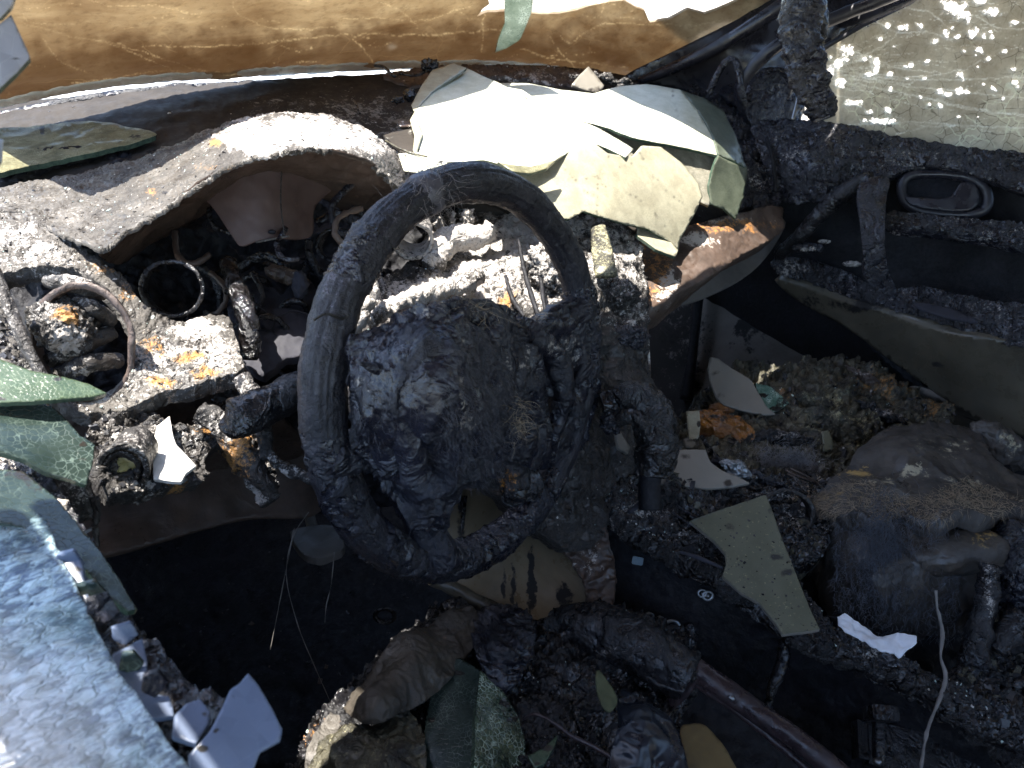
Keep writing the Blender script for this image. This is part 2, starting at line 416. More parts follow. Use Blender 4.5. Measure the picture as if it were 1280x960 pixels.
def flatmat(name, a, b, sc=40, rough=.6, bump=.2, bd=.0006, metal=0., coat=0., spots=None, spot_amt=.5, lines=None, trans=0., stain=(.03, .025, .02)):
    """mostly even surface with dust, spots and stains"""
    m = bpy.data.materials.new(name); n = NT(m); n1 = n.noise(sc, 8, .65, .3); n2 = n.noise(sc*8, 5, .7)
    c = n.mix(n.mr(n1, .35, .65), a, b)
    if spots: c = n.mix(n.m('MULTIPLY', n.mr(n2, .6, .72), spot_amt), c, spots)
    if lines:                                           # crazing: (colour, scale, width, amount)
        e = n.vor(lines[1], 'DISTANCE_TO_EDGE', n.warp(lines[1]*.8, .006)); lm = n.mr(e, 0., lines[2], 1., 0.); c = n.mix(n.m('MULTIPLY', lm, lines[3]), c, lines[0])
    gr = n.m('ADD', n.m('MULTIPLY', n.m('SUBTRACT', n1, .5), 1.6), n.m('MULTIPLY', n.m('SUBTRACT', n2, .5), 1.))
    am = n.m('MULTIPLY', n.mr(n.m('ADD', n.m('SUBTRACT', n.attr('ash'), .35), gr), 0, .4), n.mr(n.attr('ash'), 0., .2)); c = n.mix(am, c, stain)
    n.l(c, n.b.inputs['Base Color']); n.l(n.mr(n1, .3, .7, rough*.75, min(1, rough*1.25)), n.b.inputs['Roughness'])
    h = n.m('ADD', n1, n.m('MULTIPLY', n2, .35))
    if lines: h = n.m('ADD', h, n.m('MULTIPLY', lm, -1.))
    n.l(n.bump(h, bump, bd), n.b.inputs['Normal'])
    n.b.inputs['Metallic'].default_value = metal; n.b.inputs['Coat Weight'].default_value = coat; n.b.inputs['Coat Roughness'].default_value = .12
    if trans:
        tr = n.n('BsdfTranslucent'); n.l(c, tr.inputs[0]); mx = n.n('MixShader'); mx.inputs[0].default_value = trans
        out = n.t.nodes['Material Output']; n.l(n.b.outputs[0], mx.inputs[1]); n.l(tr.outputs[0], mx.inputs[2]); n.l(mx.outputs[0], out.inputs[0])
    return m
def crazed(name, a, b, line, sc=300, width=.12, amt=.8, rough=.35, bump=.8, bd=.0008, trans=0., speck=.0, tint2=None, clear=0.):
    """broken safety glass: a mosaic of grains, each tilted a little, with pale cracks"""
    m = bpy.data.materials.new(name); n = NT(m); wv = n.warp(sc*.4, .004)
    e = n.vor(sc, 'DISTANCE_TO_EDGE', wv); cellc = n.vor(sc, 'F1', wv, 'Color'); sep = n.n('SeparateColor'); n.l(cellc, sep.inputs[0]); n1 = n.noise(sc*.08, 6, .6, .5)
    c = n.mix(n.mr(n.m('ADD', n1, n.m('MULTIPLY', n.m('SUBTRACT', sep.outputs[0], .5), .12)), .35, .65), a, b)
    lm = n.m('MULTIPLY', n.mr(e, 0., width, 1., 0.), n.m('MULTIPLY', n.mr(n.noise(sc*.12, 4, .6), .42, .6), amt)); c = n.mix(lm, c, line)
    if speck: c = n.mix(n.m('MULTIPLY', n.mr(n.noise(sc*2.2, 4, .7), .62, .7), speck), c, line)
    am = n.m('MULTIPLY', n.mr(n.m('ADD', n.m('SUBTRACT', n.attr('ash'), .4), n.m('SUBTRACT', n.noise(sc*.3, 5, .7), .5)), 0, .12), 1.); c = n.mix(am, c, tint2 or (.022, .02, .017))
    c = n.mix(n.m('MULTIPLY', n.attr('crk'), .85), c, (.075, .07, .05))
    n.l(c, n.b.inputs['Base Color']); n.b.inputs['Roughness'].default_value = rough
    h = n.m('ADD', n.m('MULTIPLY', sep.outputs[1], .5), n.m('MULTIPLY', n.mr(e, 0, width), .7)); n.l(n.bump(h, bump, bd), n.b.inputs['Normal'])
    n.b.inputs['Coat Weight'].default_value = .12; n.b.inputs['Coat Roughness'].default_value = .1
    if trans:
        tr = n.n('BsdfTranslucent'); n.l(c, tr.inputs[0]); mx = n.n('MixShader'); mx.inputs[0].default_value = trans
        out = n.t.nodes['Material Output']; n.l(n.b.outputs[0], mx.inputs[1]); n.l(tr.outputs[0], mx.inputs[2]); n.l(mx.outputs[0], out.inputs[0])
        if clear:
            tp = n.n('BsdfTransparent'); mx2 = n.n('MixShader'); mx2.inputs[0].default_value = clear; n.l(mx.outputs[0], mx2.inputs[1]); n.l(tp.outputs[0], mx2.inputs[2]); n.l(mx2.outputs[0], out.inputs[0])
    return m
# ================================================================ materials
M_char = char('charred_plastic')
M_gloss = char('glossy_char', (.005, .004, .004), (.014, .013, .014), (.065, .062, .066), rough=(.12, .5), bump=1., bd=.003, flecks=.35, spec=.7)
M_blue = char('blistered_blue_black', (.006, .006, .009), (.017, .017, .024), (.085, .085, .11), rough=(.2, .6), bump=1., bd=.0026, flecks=.35, spec=.6)
M_melt = char('melted_blue_black_plastic', (.006, .006, .009), (.016, .016, .024), (.06, .06, .082), ash=(.30, .27, .24), sc=38, rough=(.36, .65), bump=.9, bd=.003, flecks=.3, melt=.7, spec=.55, pits=.5)
M_pink = char('pinkish_heat_stained_board', (.045, .026, .022), (.095, .058, .048), (.14, .10, .08), ash=(.24, .14, .08), flecks=.15, sc=16, rough=(.55, .8), bump=.2, bd=.0006, melt=.2)
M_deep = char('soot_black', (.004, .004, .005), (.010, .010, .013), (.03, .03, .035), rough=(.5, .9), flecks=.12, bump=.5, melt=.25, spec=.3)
M_ash = char('grey_ash_crust', (.028, .024, .021), (.092, .083, .072), (.24, .22, .20), ash=(.42, .39, .36), rust=(.33, .165, .05), flecks=.4, sc=75, rough=(.6, .9), bump=.9, bd=.0022)
M_ashb = char('burnt_crust', (.010, .009, .008), (.038, .033, .030), (.20, .185, .17), ash=(.36, .335, .31), rust=(.33, .165, .05), flecks=.5, sc=70, rough=(.5, .9), bump=.9, bd=.0024)
M_brown = char('scorched_brown', (.04, .027, .02), (.10, .068, .052), (.18, .135, .11), ash=(.45, .40, .35), rust=(.34, .16, .05), flecks=.2, sc=35, rough=(.5, .8), bump=.35, bd=.001)
M_cream = char('sooted_cream_trim', (.10, .078, .048), (.22, .17, .105), (.30, .24, .16), ash=(.012, .010, .009), rust=(.22, .10, .03), flecks=.15, sc=18, rough=(.45, .7), bump=.2, bd=.0006, ash_noise=.5)
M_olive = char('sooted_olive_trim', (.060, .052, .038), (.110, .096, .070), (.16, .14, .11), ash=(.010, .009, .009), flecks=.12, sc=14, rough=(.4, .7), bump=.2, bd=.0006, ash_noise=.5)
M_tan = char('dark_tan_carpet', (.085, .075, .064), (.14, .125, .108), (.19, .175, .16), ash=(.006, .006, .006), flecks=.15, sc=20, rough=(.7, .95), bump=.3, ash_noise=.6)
M_deck = char('sooted_vinyl_deck', (.020, .017, .014), (.038, .032, .027), (.10, .09, .08), ash=(.20, .19, .17), flecks=.15, sc=28, rough=(.65, .9), bump=.35, bd=.0008, ash_noise=.9, melt=.15, spec=.2)
M_pillar = char('smoked_pillar_paint', (.010, .010, .014), (.019, .019, .026), (.05, .05, .06), flecks=.08, sc=22, rough=(.35, .6), bump=.3, bd=.0007)
M_rim = char('charred_rim', (.006, .006, .009), (.018, .017, .023), (.07, .068, .085), ash=(.13, .12, .145), flecks=.4, sc=110, rough=(.35, .65), bump=.9, bd=.0012, melt=.3)
M_olivecr = char('mossy_burnt_foam', (.010, .009, .008), (.085, .078, .052), (.34, .32, .21), ash=(.30, .28, .17), rust=(.33, .165, .05), flecks=.5, sc=70, rough=(.5, .9), bump=.9, bd=.0024)
M_hide = char('singed_hide', (.018, .015, .014), (.058, .050, .043), (.13, .115, .095), ash=(.34, .31, .22), rust=(.33, .22, .08), flecks=.25, sc=26, rough=(.5, .8), bump=.6, bd=.0012)
M_foil = flatmat('grey_metal_plate', (.016, .016, .022), (.034, .034, .045), 30, .9, .5, .001, metal=.1)
M_steel = flatmat('dull_steel', (.20, .21, .22), (.33, .34, .35), 60, .4, .3, .0005, metal=.9)
M_pipe = char('plum_brown_pipe', (.02, .014, .016), (.04, .028, .030), (.09, .07, .07), flecks=.2, sc=60, rough=(.35, .6), bump=.5, bd=.0008)
M_white = flatmat('white_film', (.50, .48, .44), (.66, .63, .58), 50, .8, .6, .0014, spots=(.16, .14, .12), spot_amt=.8)
M_ochre = flatmat('ochre_paint_flake', (.10, .068, .022), (.15, .105, .04), 60, .6, .3, .0008, spots=(.05, .04, .02))
M_yellow = flatmat('yellow_lamp_plug', (.50, .42, .14), (.62, .55, .25), 90, .5, .6, .001, spots=(.18, .12, .03))
M_paper = flatmat('white_paper', (.62, .65, .70), (.72, .75, .80), 20, .7, .2, .0006)
M_bag = flatmat('dark_blue_plastic', (.008, .010, .016), (.013, .017, .026), 40, .3, .3, .0006)
M_leaf = flatmat('dry_green_leaf', (.055, .065, .03), (.10, .11, .055), 80, .6, .5, .0006, spots=(.03, .03, .015))
M_hair = flatmat('singed_fibre', (.16, .14, .14), (.26, .23, .22), 40, .5)
M_hairb = flatmat('brown_fibre', (.22, .16, .10), (.36, .28, .19), 40, .6)
M_haird = flatmat('dark_fibre', (.05, .048, .058), (.09, .087, .10), 40, .45)
M_strand = flatmat('ash_wire', (.12, .11, .10), (.20, .185, .17), 90, .7)
M_roof = flatmat('burnt_roof_metal', (.10, .08, .07), (.2, .17, .15), 6, .7)
M_paintw = flatmat('white_car_paint', (.70, .70, .70), (.78, .78, .78), 6, .3, coat=.4)
M_ground = flatmat('pale_dry_ground', (.30, .27, .22), (.40, .36, .30), 3, .9, .5, .01, spots=(.2, .18, .15))
# glass
G_edge = flatmat('green_glass_edge', (.028, .05, .036), (.07, .10, .07), 200, .2, .5, .0006, coat=.5)
G_dash = crazed('sunlit_safety_glass', (.38, .38, .28), (.50, .50, .40), (.6, .6, .5), sc=420, width=.10, amt=.5, rough=.5, bump=.35, bd=.0005)
G_grey = crazed('sooty_or_shaded_glass', (.24, .22, .155), (.34, .32, .23), (.14, .13, .09), sc=420, width=.12, amt=.55, rough=.5, bump=.3, bd=.0004)
G_green = crazed('green_curled_glass', (.05, .06, .04), (.10, .115, .08), (.18, .2, .15), sc=420, width=.1, amt=.4, rough=.4, bump=.5)
G_frost = crazed('olive_frosted_glass', (.10, .095, .045), (.22, .205, .11), (.45, .43, .27), sc=480, width=.14, amt=.7, rough=.85, bump=.9, bd=.0014, speck=.4)
G_flat = flatmat('soot_backed_glass', (.17, .155, .13), (.20, .185, .155), 12, .45, .12, .0003, spots=(.19, .18, .15), spot_amt=.35, coat=.15)
G_olive = flatmat('olive_soot_glass', (.085, .088, .055), (.12, .12, .078), 25, .5, .25, .0005, spots=(.30, .28, .15), spot_amt=1., coat=.1, stain=(.02, .02, .016))
G_crys = crazed('crystal_edge_glass', (.06, .14, .10), (.16, .28, .22), (.65, .8, .7), sc=380, width=.2, amt=.9, rough=.2, bump=1., bd=.002, speck=.4)
G_dark = crazed('dark_green_glass', (.014, .024, .02), (.03, .045, .038), (.12, .16, .135), sc=230, width=.06, amt=.9, rough=.25, bump=.3, bd=.0006)
G_leafg = crazed('green_safety_glass', (.03, .052, .028), (.065, .092, .055), (.13, .18, .11), sc=330, width=.06, amt=.9, rough=.3, bump=.4, bd=.0006)
G_bluef = crazed('painted_sky_glass', (.085, .11, .165), (.12, .15, .22), (.30, .34, .42), sc=90, width=.03, amt=.15, rough=.35, bump=.1, bd=.0003, speck=.1)  # sky reflection is put in as a blue base colour
G_top = crazed('pale_blue_glass', (.22, .24, .28), (.33, .35, .40), (.5, .55, .58), sc=120, width=.04, amt=.3, rough=.35, bump=.2)
def streaky():
    """shattered pane: long slanting splinters, milky and turquoise, with pale fracture lines"""
    m = bpy.data.materials.new('shattered_door_glass'); n = NT(m)
    def dot(v):
        x = n.n('VectorMath', operation='DOT_PRODUCT'); n.l(n.tc.outputs['Object'], x.inputs[0]); x.inputs[1].default_value = v; return x.outputs['Value']
    cx = n.n('CombineXYZ'); n.l(dot((0, 190, 140)), cx.inputs[0]); n.l(dot((0, -36, 46)), cx.inputs[1]); n.l(dot((100, 0, 0)), cx.inputs[2])
    v = cx.outputs[0]; nz = n.noise(1., 5, .6, .9, v); n2 = n.noise(2.2, 6, .65, 1.2, v); n3 = n.noise(14, 4, .6)
    wn_ = n.n('TexNoise'); wn_.inputs['Scale'].default_value = 1.4; n.l(v, wn_.inputs['Vector']); vm = n.n('VectorMath', operation='MULTIPLY_ADD'); n.l(wn_.outputs['Color'], vm.inputs[0]); vm.inputs[1].default_value = (.9,)*3; n.l(v, vm.inputs[2])
    e = n.vor(.85, 'DISTANCE_TO_EDGE', vm.outputs[0]); cellc = n.vor(.85, 'F1', vm.outputs[0], 'Color'); sep = n.n('SeparateColor'); n.l(cellc, sep.inputs[0])
    f = n.mr(n.m('ADD', n.m('ADD', n.m('MULTIPLY', nz, .6), n.m('MULTIPLY', n2, .3)), n.m('MULTIPLY', sep.outputs[0], .16)), .46, .58)
    c = n.mix(f, (.12, .19, .31), (.48, .63, .68)); c = n.mix(n.m('MULTIPLY', n.mr(n3, .5, .62), .5), c, (.10, .26, .26))
    c = n.mix(n.m('MULTIPLY', n.mr(e, 0, .07, 1, 0), .75), c, (.58, .74, .76)); c = n.mix(n.mr(n2, .60, .66), c, (.68, .80, .82))
    c = n.mix(n.m('MULTIPLY', n.attr('ash'), .9, True), c, (.03, .07, .06))
    c = n.mix(n.m('MULTIPLY', n.attr('rust'), 1., True), c, (.85, .86, .85))  # white mixed in for sun glare at the pane's lower corner
    n.l(c, n.b.inputs['Base Color']); n.b.inputs['Roughness'].default_value = .28; n.l(n.bump(n.m('ADD', n.m('ADD', nz, n2), n.mr(e, 0, .1)), .8, .002), n.b.inputs['Normal'])
    n.b.inputs['Coat Weight'].default_value = .4
    tp = n.n('BsdfTransparent'); mx = n.n('MixShader'); n.l(n.m('MULTIPLY', n.m('SUBTRACT', 1., f), .45), mx.inputs[0]); n.l(n.b.outputs[0], mx.inputs[1]); n.l(tp.outputs[0], mx.inputs[2]); n.l(mx.outputs[0], n.t.nodes['Material Output'].inputs[0])
    return m
G_door = streaky()
def soot_sheet():
    """laminated glass baked brown by smoke: daylight comes through it"""
    m = bpy.data.materials.new('smoke_browned_laminate'); n = NT(m)
    mp = n.n('Mapping'); mp.inputs['Scale'].default_value = (2.2, 9, 9); n.l(n.tc.outputs['Object'], mp.inputs[0])
    n1 = n.noise(1.6, 8, .6, .6, mp.outputs[0]); n2 = n.noise(90, 6, .7); n3 = n.noise(9, 6, .6, .3); n4 = n.noise(400, 3, .6)
    c = n.mix(n.mr(n.m('ADD', n.m('MULTIPLY', n1, .6), n.m('MULTIPLY', n3, .4)), .36, .62), (.30, .215, .13), (.57, .485, .35))
    c = n.mix(n.m('MULTIPLY', n.mr(n2, .5, .7), .35), c, (.07, .035, .012)); c = n.mix(n.m('MULTIPLY', n.mr(n4, .6, .7), .3), c, (.5, .42, .3))
    c = n.mix(n.m('MULTIPLY', n.attr('rust'), .7, True), c, (.15, .085, .04))  # mask browns the sheet more towards its lower edge
    e = n.vor(7, 'DISTANCE_TO_EDGE', n.warp(6, .12)); cr_ = n.m('MULTIPLY', n.mr(e, 0, .010, 1, 0), n.mr(n3, .48, .56))
    c = n.mix(n.m('MULTIPLY', cr_, .25), c, (.62, .50, .32))
    c = n.mix(n.m('MULTIPLY', n.attr('ash'), 1., True), c, (.80, .83, .80))
    c = n.mix(n.m('MULTIPLY', n.attr('crk'), n.mr(n3, .38, .6, .15, .8)), c, (.80, .70, .50))
    n.l(c, n.b.inputs['Base Color']); n.b.inputs['Roughness'].default_value = .45
    h = n.m('ADD', n1, n.m('MULTIPLY', n2, .12)); h = n.m('ADD', h, n.m('MULTIPLY', cr_, .1)); bp = n.bump(h, .35, .003); n.l(bp, n.b.inputs['Normal'])
    tr = n.n('BsdfTranslucent'); n.l(c, tr.inputs[0]); n.l(bp, tr.inputs['Normal']); mx = n.n('MixShader'); mx.inputs[0].default_value = .5
    n.l(n.b.outputs[0], mx.inputs[1]); n.l(tr.outputs[0], mx.inputs[2]); n.l(mx.outputs[0], n.t.nodes['Material Output'].inputs[0])
    return m
G_wind = soot_sheet()
def side_glass():
    m = bpy.data.materials.new('smoked_cracked_side_glass'); n = NT(m)
    wv = n.warp(22, .02); n1 = n.noise(9, 7, .65, .4); n2 = n.noise(120, 6, .7)
    c = n.mix(n.mr(n1, .35, .65), (.40, .355, .275), (.62, .585, .49)); c = n.mix(n.m('MULTIPLY', n.mr(n2, .45, .7), .4), c, (.2, .17, .11))
    e = n.vor(46, 'DISTANCE_TO_EDGE', wv); l1 = n.m('MULTIPLY', n.mr(e, 0, .035, 1, 0), n.mr(n.noise(14, 4, .6), .44, .56)); c = n.mix(n.m('MULTIPLY', l1, .75), c, (.07, .06, .04))
    e2 = n.vor(30, 'DISTANCE_TO_EDGE', n.warp(40, .03)); l2 = n.m('MULTIPLY', n.mr(e2, 0, .05, 1, 0), n.mr(n.noise(11, 4, .6, 0), .52, .58)); c = n.mix(n.m('MULTIPLY', l2, .9), c, (.75, .76, .62))
    a = n.attr('ash'); am = n.m('MULTIPLY', n.mr(n.m('ADD', n.m('SUBTRACT', a, .5), n.m('MULTIPLY', n.m('SUBTRACT', n.noise(110, 5, .7), .5), 4.)), 0, .08), n.mr(a, 0, .2))
    c = n.mix(am, c, (.80, .84, .84)); c = n.mix(n.m('MULTIPLY', n.attr('crk'), n.mr(n.noise(60, 3, .6), .35, .6, .3, 1.)), c, (.92, .92, .86))
    n.l(c, n.b.inputs['Base Color']); n.b.inputs['Roughness'].default_value = .4; n.l(n.bump(n.m('ADD', n2, l2), .4, .001), n.b.inputs['Normal'])
    tr = n.n('BsdfTranslucent'); n.l(c, tr.inputs[0]); mx = n.n('MixShader'); mx.inputs[0].default_value = .6
    tp = n.n('BsdfTransparent'); mx2 = n.n('MixShader'); n.l(n.m('MULTIPLY', am, .9), mx2.inputs[0])
    n.l(n.b.outputs[0], mx.inputs[1]); n.l(tr.outputs[0], mx.inputs[2]); n.l(mx.outputs[0], mx2.inputs[1]); n.l(tp.outputs[0], mx2.inputs[2]); n.l(mx2.outputs[0], n.t.nodes['Material Output'].inputs[0])
    return m
G_side = side_glass()
# ================================================================ the setting: ground and car shell
g = 60.; box('ground', (-g, -g, -.02), (g, g, 0.), M_ground)['kind'] = 'structure'
shell = thing('car_shell', (0, 0, .15), 'burnt out shell of the car around the charred cabin, roof and floor blackened', 'car shell')
box('floor_pan', (-.72, -1.6, .20), (.74, 1.0, .24), M_deep, shell)
box('firewall', (-.72, .98, .24), (.74, 1.02, 1.03), M_deep, shell)
HDR = .225
box('roof_panel', (-.80, -1.5, 1.44), (.80, .13, 1.47), M_roof, shell, .004)
box('roof_header', (-.67, .131, 1.435), (.80, HDR, 1.468), M_roof, shell, .004)
box('roof_rail', (-.86, -1.5, 1.40), (-.802, .13, 1.45), M_roof, shell, .012)
box('roof_rail', (.802, -1.5, 1.40), (.86, HDR-.06, 1.45), M_roof, shell, .012)
box('door_shell', (.765, -1.5, .2), (.775, 1.0, .93), M_deep, shell)
blocker = thing('sun_blocker', (.6, .3, 1.38), 'added out-of-view sun visor board hanging from the roof edge on the passenger side', 'sun visor')  # unseen board added to keep sun off the passenger end of the dash
tube('blocker_board', [(.34, .37, 1.385), (.62, .39, 1.365), (.90, .37, 1.35)], .17, M_char, blocker, seg=24, flat=.08, dsp=[(.004, 30, 3, 'r')], up=(0, 0, 1))
tube('blocker_arm', [(.84, .24, 1.44), (.87, .30, 1.39), (.80, .36, 1.36)], .007, M_char, blocker, seg=8)
box('outer_sill', (-.90, -1.5, .15), (-.80, 1.0, .60), M_paintw, shell, .01)
box('side_panel', (.78, -1.5, .15), (.82, 1.1, .90), M_paintw, shell, .01)
box('rear_bulkhead', (-.72, -1.64, .24), (.74, -1.60, 1.0), M_deep, shell)
for sx in (-.84, .84): tube('b_pillar', [(sx, -1.45, .9), (sx*.95, -1.4, 1.42)], .05, M_pillar, shell, seg=8)
box('added_cowl', (-.86, .93, .931), (.86, 1.12, .985), M_pillar, shell, .004)  # box added out of view to stop sun leaking into the footwell
box('hood', (-.86, 1.121, .90), (.86, 2.3, .93), M_paintw, shell, .01)
tube('a_pillar', [(-.88, .80, .98), (-.85, .13, 1.41)], .03, M_pillar, shell, seg=10)   # driver's side, beyond the frame edge
# passenger-side A pillar, in view
patch('a_pillar', [(778, 98), (850, 60), (935, 16), (1020, -45), (1210, -45), (1150, -6), (1085, 24), (1040, 52), (1012, 84), (965, 150), (900, 125), (830, 108)],
      [(780, 98, 1.66), (950, 10, 1.52), (1040, -40, 1.44), (1190, -40, 1.36), (1010, 90, 1.47), (950, 140, 1.55), (870, 110, 1.62), (900, 60, 1.54), (1050, 20, 1.40)], M_pillar, shell, step=4, skirt=.03, dsp=[(.0012, 60, 3, 'f')])
ptube('pillar_rail', [(800, 102, 1.63), (870, 72, 1.55), (950, 26, 1.47), (1040, -38, 1.40)], [5, 8, 9, 9], M_pillar, shell, dsp=[(.0008, 90, 3, 'f')])
ptube('window_channel', [(936, 150, 1.52), (925, 110, 1.48), (965, 62, 1.43), (1040, 24, 1.385), (1120, -8, 1.34), (1200, -50, 1.30)], [6, 7, 8, 8, 8, 8], M_pillar, shell, dsp=[(.0012, 80, 3, 'f')])
ptube('window_channel', [(985, 118, 1.46), (1000, 84, 1.43), (1030, 60, 1.39), (1080, 34, 1.35), (1150, 4, 1.31), (1215, -40, 1.28)], [3, 4, 4, 4, 4, 4], M_pillar, shell, dsp=[(.001, 80, 3, 'f')])
blob('mirror_sail', (968, 128, 1.50), (40, 46), M_blue, shell, 5, [(.003, 60, 4, 'r')], depth=.02)
ptube('wire_loop', [(885, 118, 1.5), (905, 80, 1.47), (920, 78, 1.46), (925, 105, 1.46), (930, 130, 1.48)], 4.5, M_blue, shell, dsp=[(.002, 90, 3, 'f')])
# footwell trim on the passenger side
patch('kick_panel', [(812, 380), (870, 330), (985, 300), (1010, 360), (1110, 420), (1200, 505), (1290, 550), (1290, 700), (1000, 700), (800, 560)],
      [(870, 340, 1.85), (985, 300, 1.75), (1110, 420, 1.62), (1290, 550, 1.40), (1290, 700, 1.35), (1000, 600, 1.62), (820, 540, 1.8), (880, 450, 1.8)], M_tan, shell, step=5, skirt=.02,
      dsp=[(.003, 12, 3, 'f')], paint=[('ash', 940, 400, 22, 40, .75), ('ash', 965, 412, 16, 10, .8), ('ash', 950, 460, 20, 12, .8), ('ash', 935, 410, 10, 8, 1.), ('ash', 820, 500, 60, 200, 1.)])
ptube('carpet_seam', [(1030, 404, 1.66), (1010, 430, 1.70), (990, 468, 1.71)], [4, 4, 4], M_deep, shell)
ptube('carpet_seam', [(874, 350, 1.80), (868, 420, 1.79), (858, 500, 1.78)], [8, 6, 8], M_deep, shell)
patch('foot_carpet', [(1130, 505), (1150, 490), (1290, 550), (1290, 600), (1240, 560), (1160, 520)], [(1130, 505, 1.52), (1290, 560, 1.38), (1200, 530, 1.46)], M_tan, shell, step=5, skirt=.01)
patch('floor_carpet', [(100, 640), (420, 600), (760, 700), (700, 820), (420, 940), (260, 940), (160, 800)], [(u, v, tz(u, v, .27)) for u, v in [(100, 640), (420, 600), (760, 700), (700, 820), (420, 940), (160, 800)]], M_deep, shell, step=5, skirt=.01, dsp=[(.012, 9, 3, 'f'), (.004, 40, 3, 'v')], key='floor')
# driver footwell walls
patch('knee_panel', [(90, 560), (330, 560), (400, 560), (400, 640), (300, 650), (130, 695), (60, 700)], [(90, 560, .86), (400, 560, 1.02), (400, 640, 1.0), (60, 700, .78), (250, 620, .90)], M_brown, shell, step=5, skirt=.01, dsp=[(.004, 14, 3, 'f')])
box('sun_leak_block', (-.84, .42, .90), (-.50, 1.0, .93), M_deep, shell)  # two hidden boards added to stop sun leaking into the driver footwell
box('sun_leak_block', (-.84, .30, .835), (-.44, .419, .85), M_deep, shell)
# ================================================================ windshield
def tw(u, v): return tpl(u, v, (0, .875, 1.065), (0, .5, .85))
wc = [(u, v, min(tw(u, v), 1.9)) for u, v in [(-60, 150), (150, 118), (300, 105), (450, 92), (-60, -60), (200, -60), (450, -60), (150, 30), (300, 40)]]
wc += [(600, 84, 1.60), (780, 92, 1.68), (900, 30, 1.55), (650, 20, 1.42), (850, -30, 1.42), (650, -60, 1.28)]
wind = thing('windshield', P(300, 105, 1.3), 'smoke browned windshield sheet, cracked and sagging behind the dashboard', 'windshield')
cracks = [[(30, 18), (38, 30), (80, 32), (140, 28)], [(100, -4), (140, 6), (190, 4), (230, 14), (252, 12)], [(30, 32), (70, 42), (130, 56), (190, 76), (235, 96)], [(290, -2), (296, 16), (320, 30), (345, 38), (420, 36)],
          [(40, 34), (100, 48), (170, 64), (260, 88), (340, 92)], [(180, 60), (300, 56), (430, 44), (520, 44), (640, 38)], [(232, 106), (226, 88), (140, 98), (90, 103)], [(470, 2), (500, 14), (520, 30), (521, 38)],
          [(430, 24), (480, 22), (520, 26), (560, 18), (590, 6)], [(440, 48), (455, 62), (466, 78)], [(686, 44), (700, 64), (724, 88)], [(750, 20), (758, 4), (770, -14)], [(606, 14), (604, 44), (602, 68)],
          [(55, 50), (75, 76), (110, 90)], [(650, 60), (700, 74), (780, 84)], [(700, 46), (715, 52), (760, 30), (860, 32), (900, 26)]]
cg = np.random.default_rng(5); cracks = [(c, .55) for c in cracks]
for k in range(40):
    x, y = cg.uniform(20, 900), cg.uniform(-10, 85); cracks.append(([(x, y), (x+cg.uniform(5, 14), y+cg.uniform(-3, 3)), (x+cg.uniform(14, 34), y+cg.uniform(-5, 5))], .35))
patch('glass_sheet', [(-60, 146), (0, 133), (100, 113), (200, 101), (300, 95), (400, 90), (480, 86), (560, 82), (640, 80), (720, 86), (786, 100), (830, 92), (880, 62), (940, 30), (1000, -10), (1010, -50), (950, -30), (930, -4),
       (905, 8), (880, 18), (860, 12), (835, 24), (812, 28), (806, 14), (780, 2), (760, 4), (735, 10), (700, 16), (665, 16), (650, 14), (625, 15), (606, 18), (596, 22), (604, 12), (612, 6), (608, -12), (560, -60), (300, -60), (-60, -60)],
      wc, G_wind, wind, step=1.7, lines=cracks, skirt=.005, back=True, smooth=False, dsp=[(.006, 7, 3, 'f'), (.0015, 30, 3, 'f')],
      paint=[('ash', 492, 60, 5, 4, .2)] + [('rust', u, v, 150, 36, 1.) for u, v in [(-20, 112), (60, 98), (200, 84), (340, 76), (480, 70), (600, 66), (720, 72)]])
patch('glare_band', [(-60, 148), (0, 135), (100, 115), (200, 103), (300, 97), (400, 92), (480, 88), (560, 84), (640, 83), (700, 84), (640, 78), (560, 76), (480, 78), (400, 82), (300, 88), (200, 94), (100, 106), (0, 126), (-60, 139)],
      [(u, v, tt-.006) for u, v, tt in wc], flatmat('painted_glare_glass', (.62, .68, .66), (.78, .82, .80), 30, .25, .1, trans=.5), wind, step=4, skirt=.002, ragged=1.5)  # white colour stands in for the bright outside seen through this strip
patch('seal_strip', [(-60, 152), (0, 139), (100, 119), (200, 107), (300, 101), (480, 92), (560, 84), (640, 81), (720, 85), (790, 96), (790, 102), (720, 90), (640, 87), (560, 90), (480, 98), (300, 108), (200, 114), (100, 126), (0, 147), (-60, 162)],
      [(-60, 155, 1.12), (200, 107, 1.23), (480, 93, 1.44), (640, 84, 1.58), (790, 98, 1.66)], M_char, wind, step=4, skirt=.006)
patch('hanging_sliver', [(630, -14), (668, -16), (665, 14), (657, 34), (650, 50), (634, 60), (619, 66), (623, 50), (631, 30)], [(630, -14, 1.24), (668, -16, 1.24), (620, 66, 1.36), (640, 30, 1.31)],
      crazed('pale_hanging_glass', (.24, .30, .25), (.40, .46, .40), (.75, .8, .75), sc=260, width=.16, trans=.5, amt=1.), wind, step=3, back=True, skirt=.004, smooth=False, edge=G_edge)
tube('bent_clip', [P(u, v, 1.42) for u, v in [(205, 114), (212, 108), (228, 106), (246, 108)]], [.003, .005, .005, .003], M_gloss, wind, dsp=[(.001, 200, 2, 'f')])
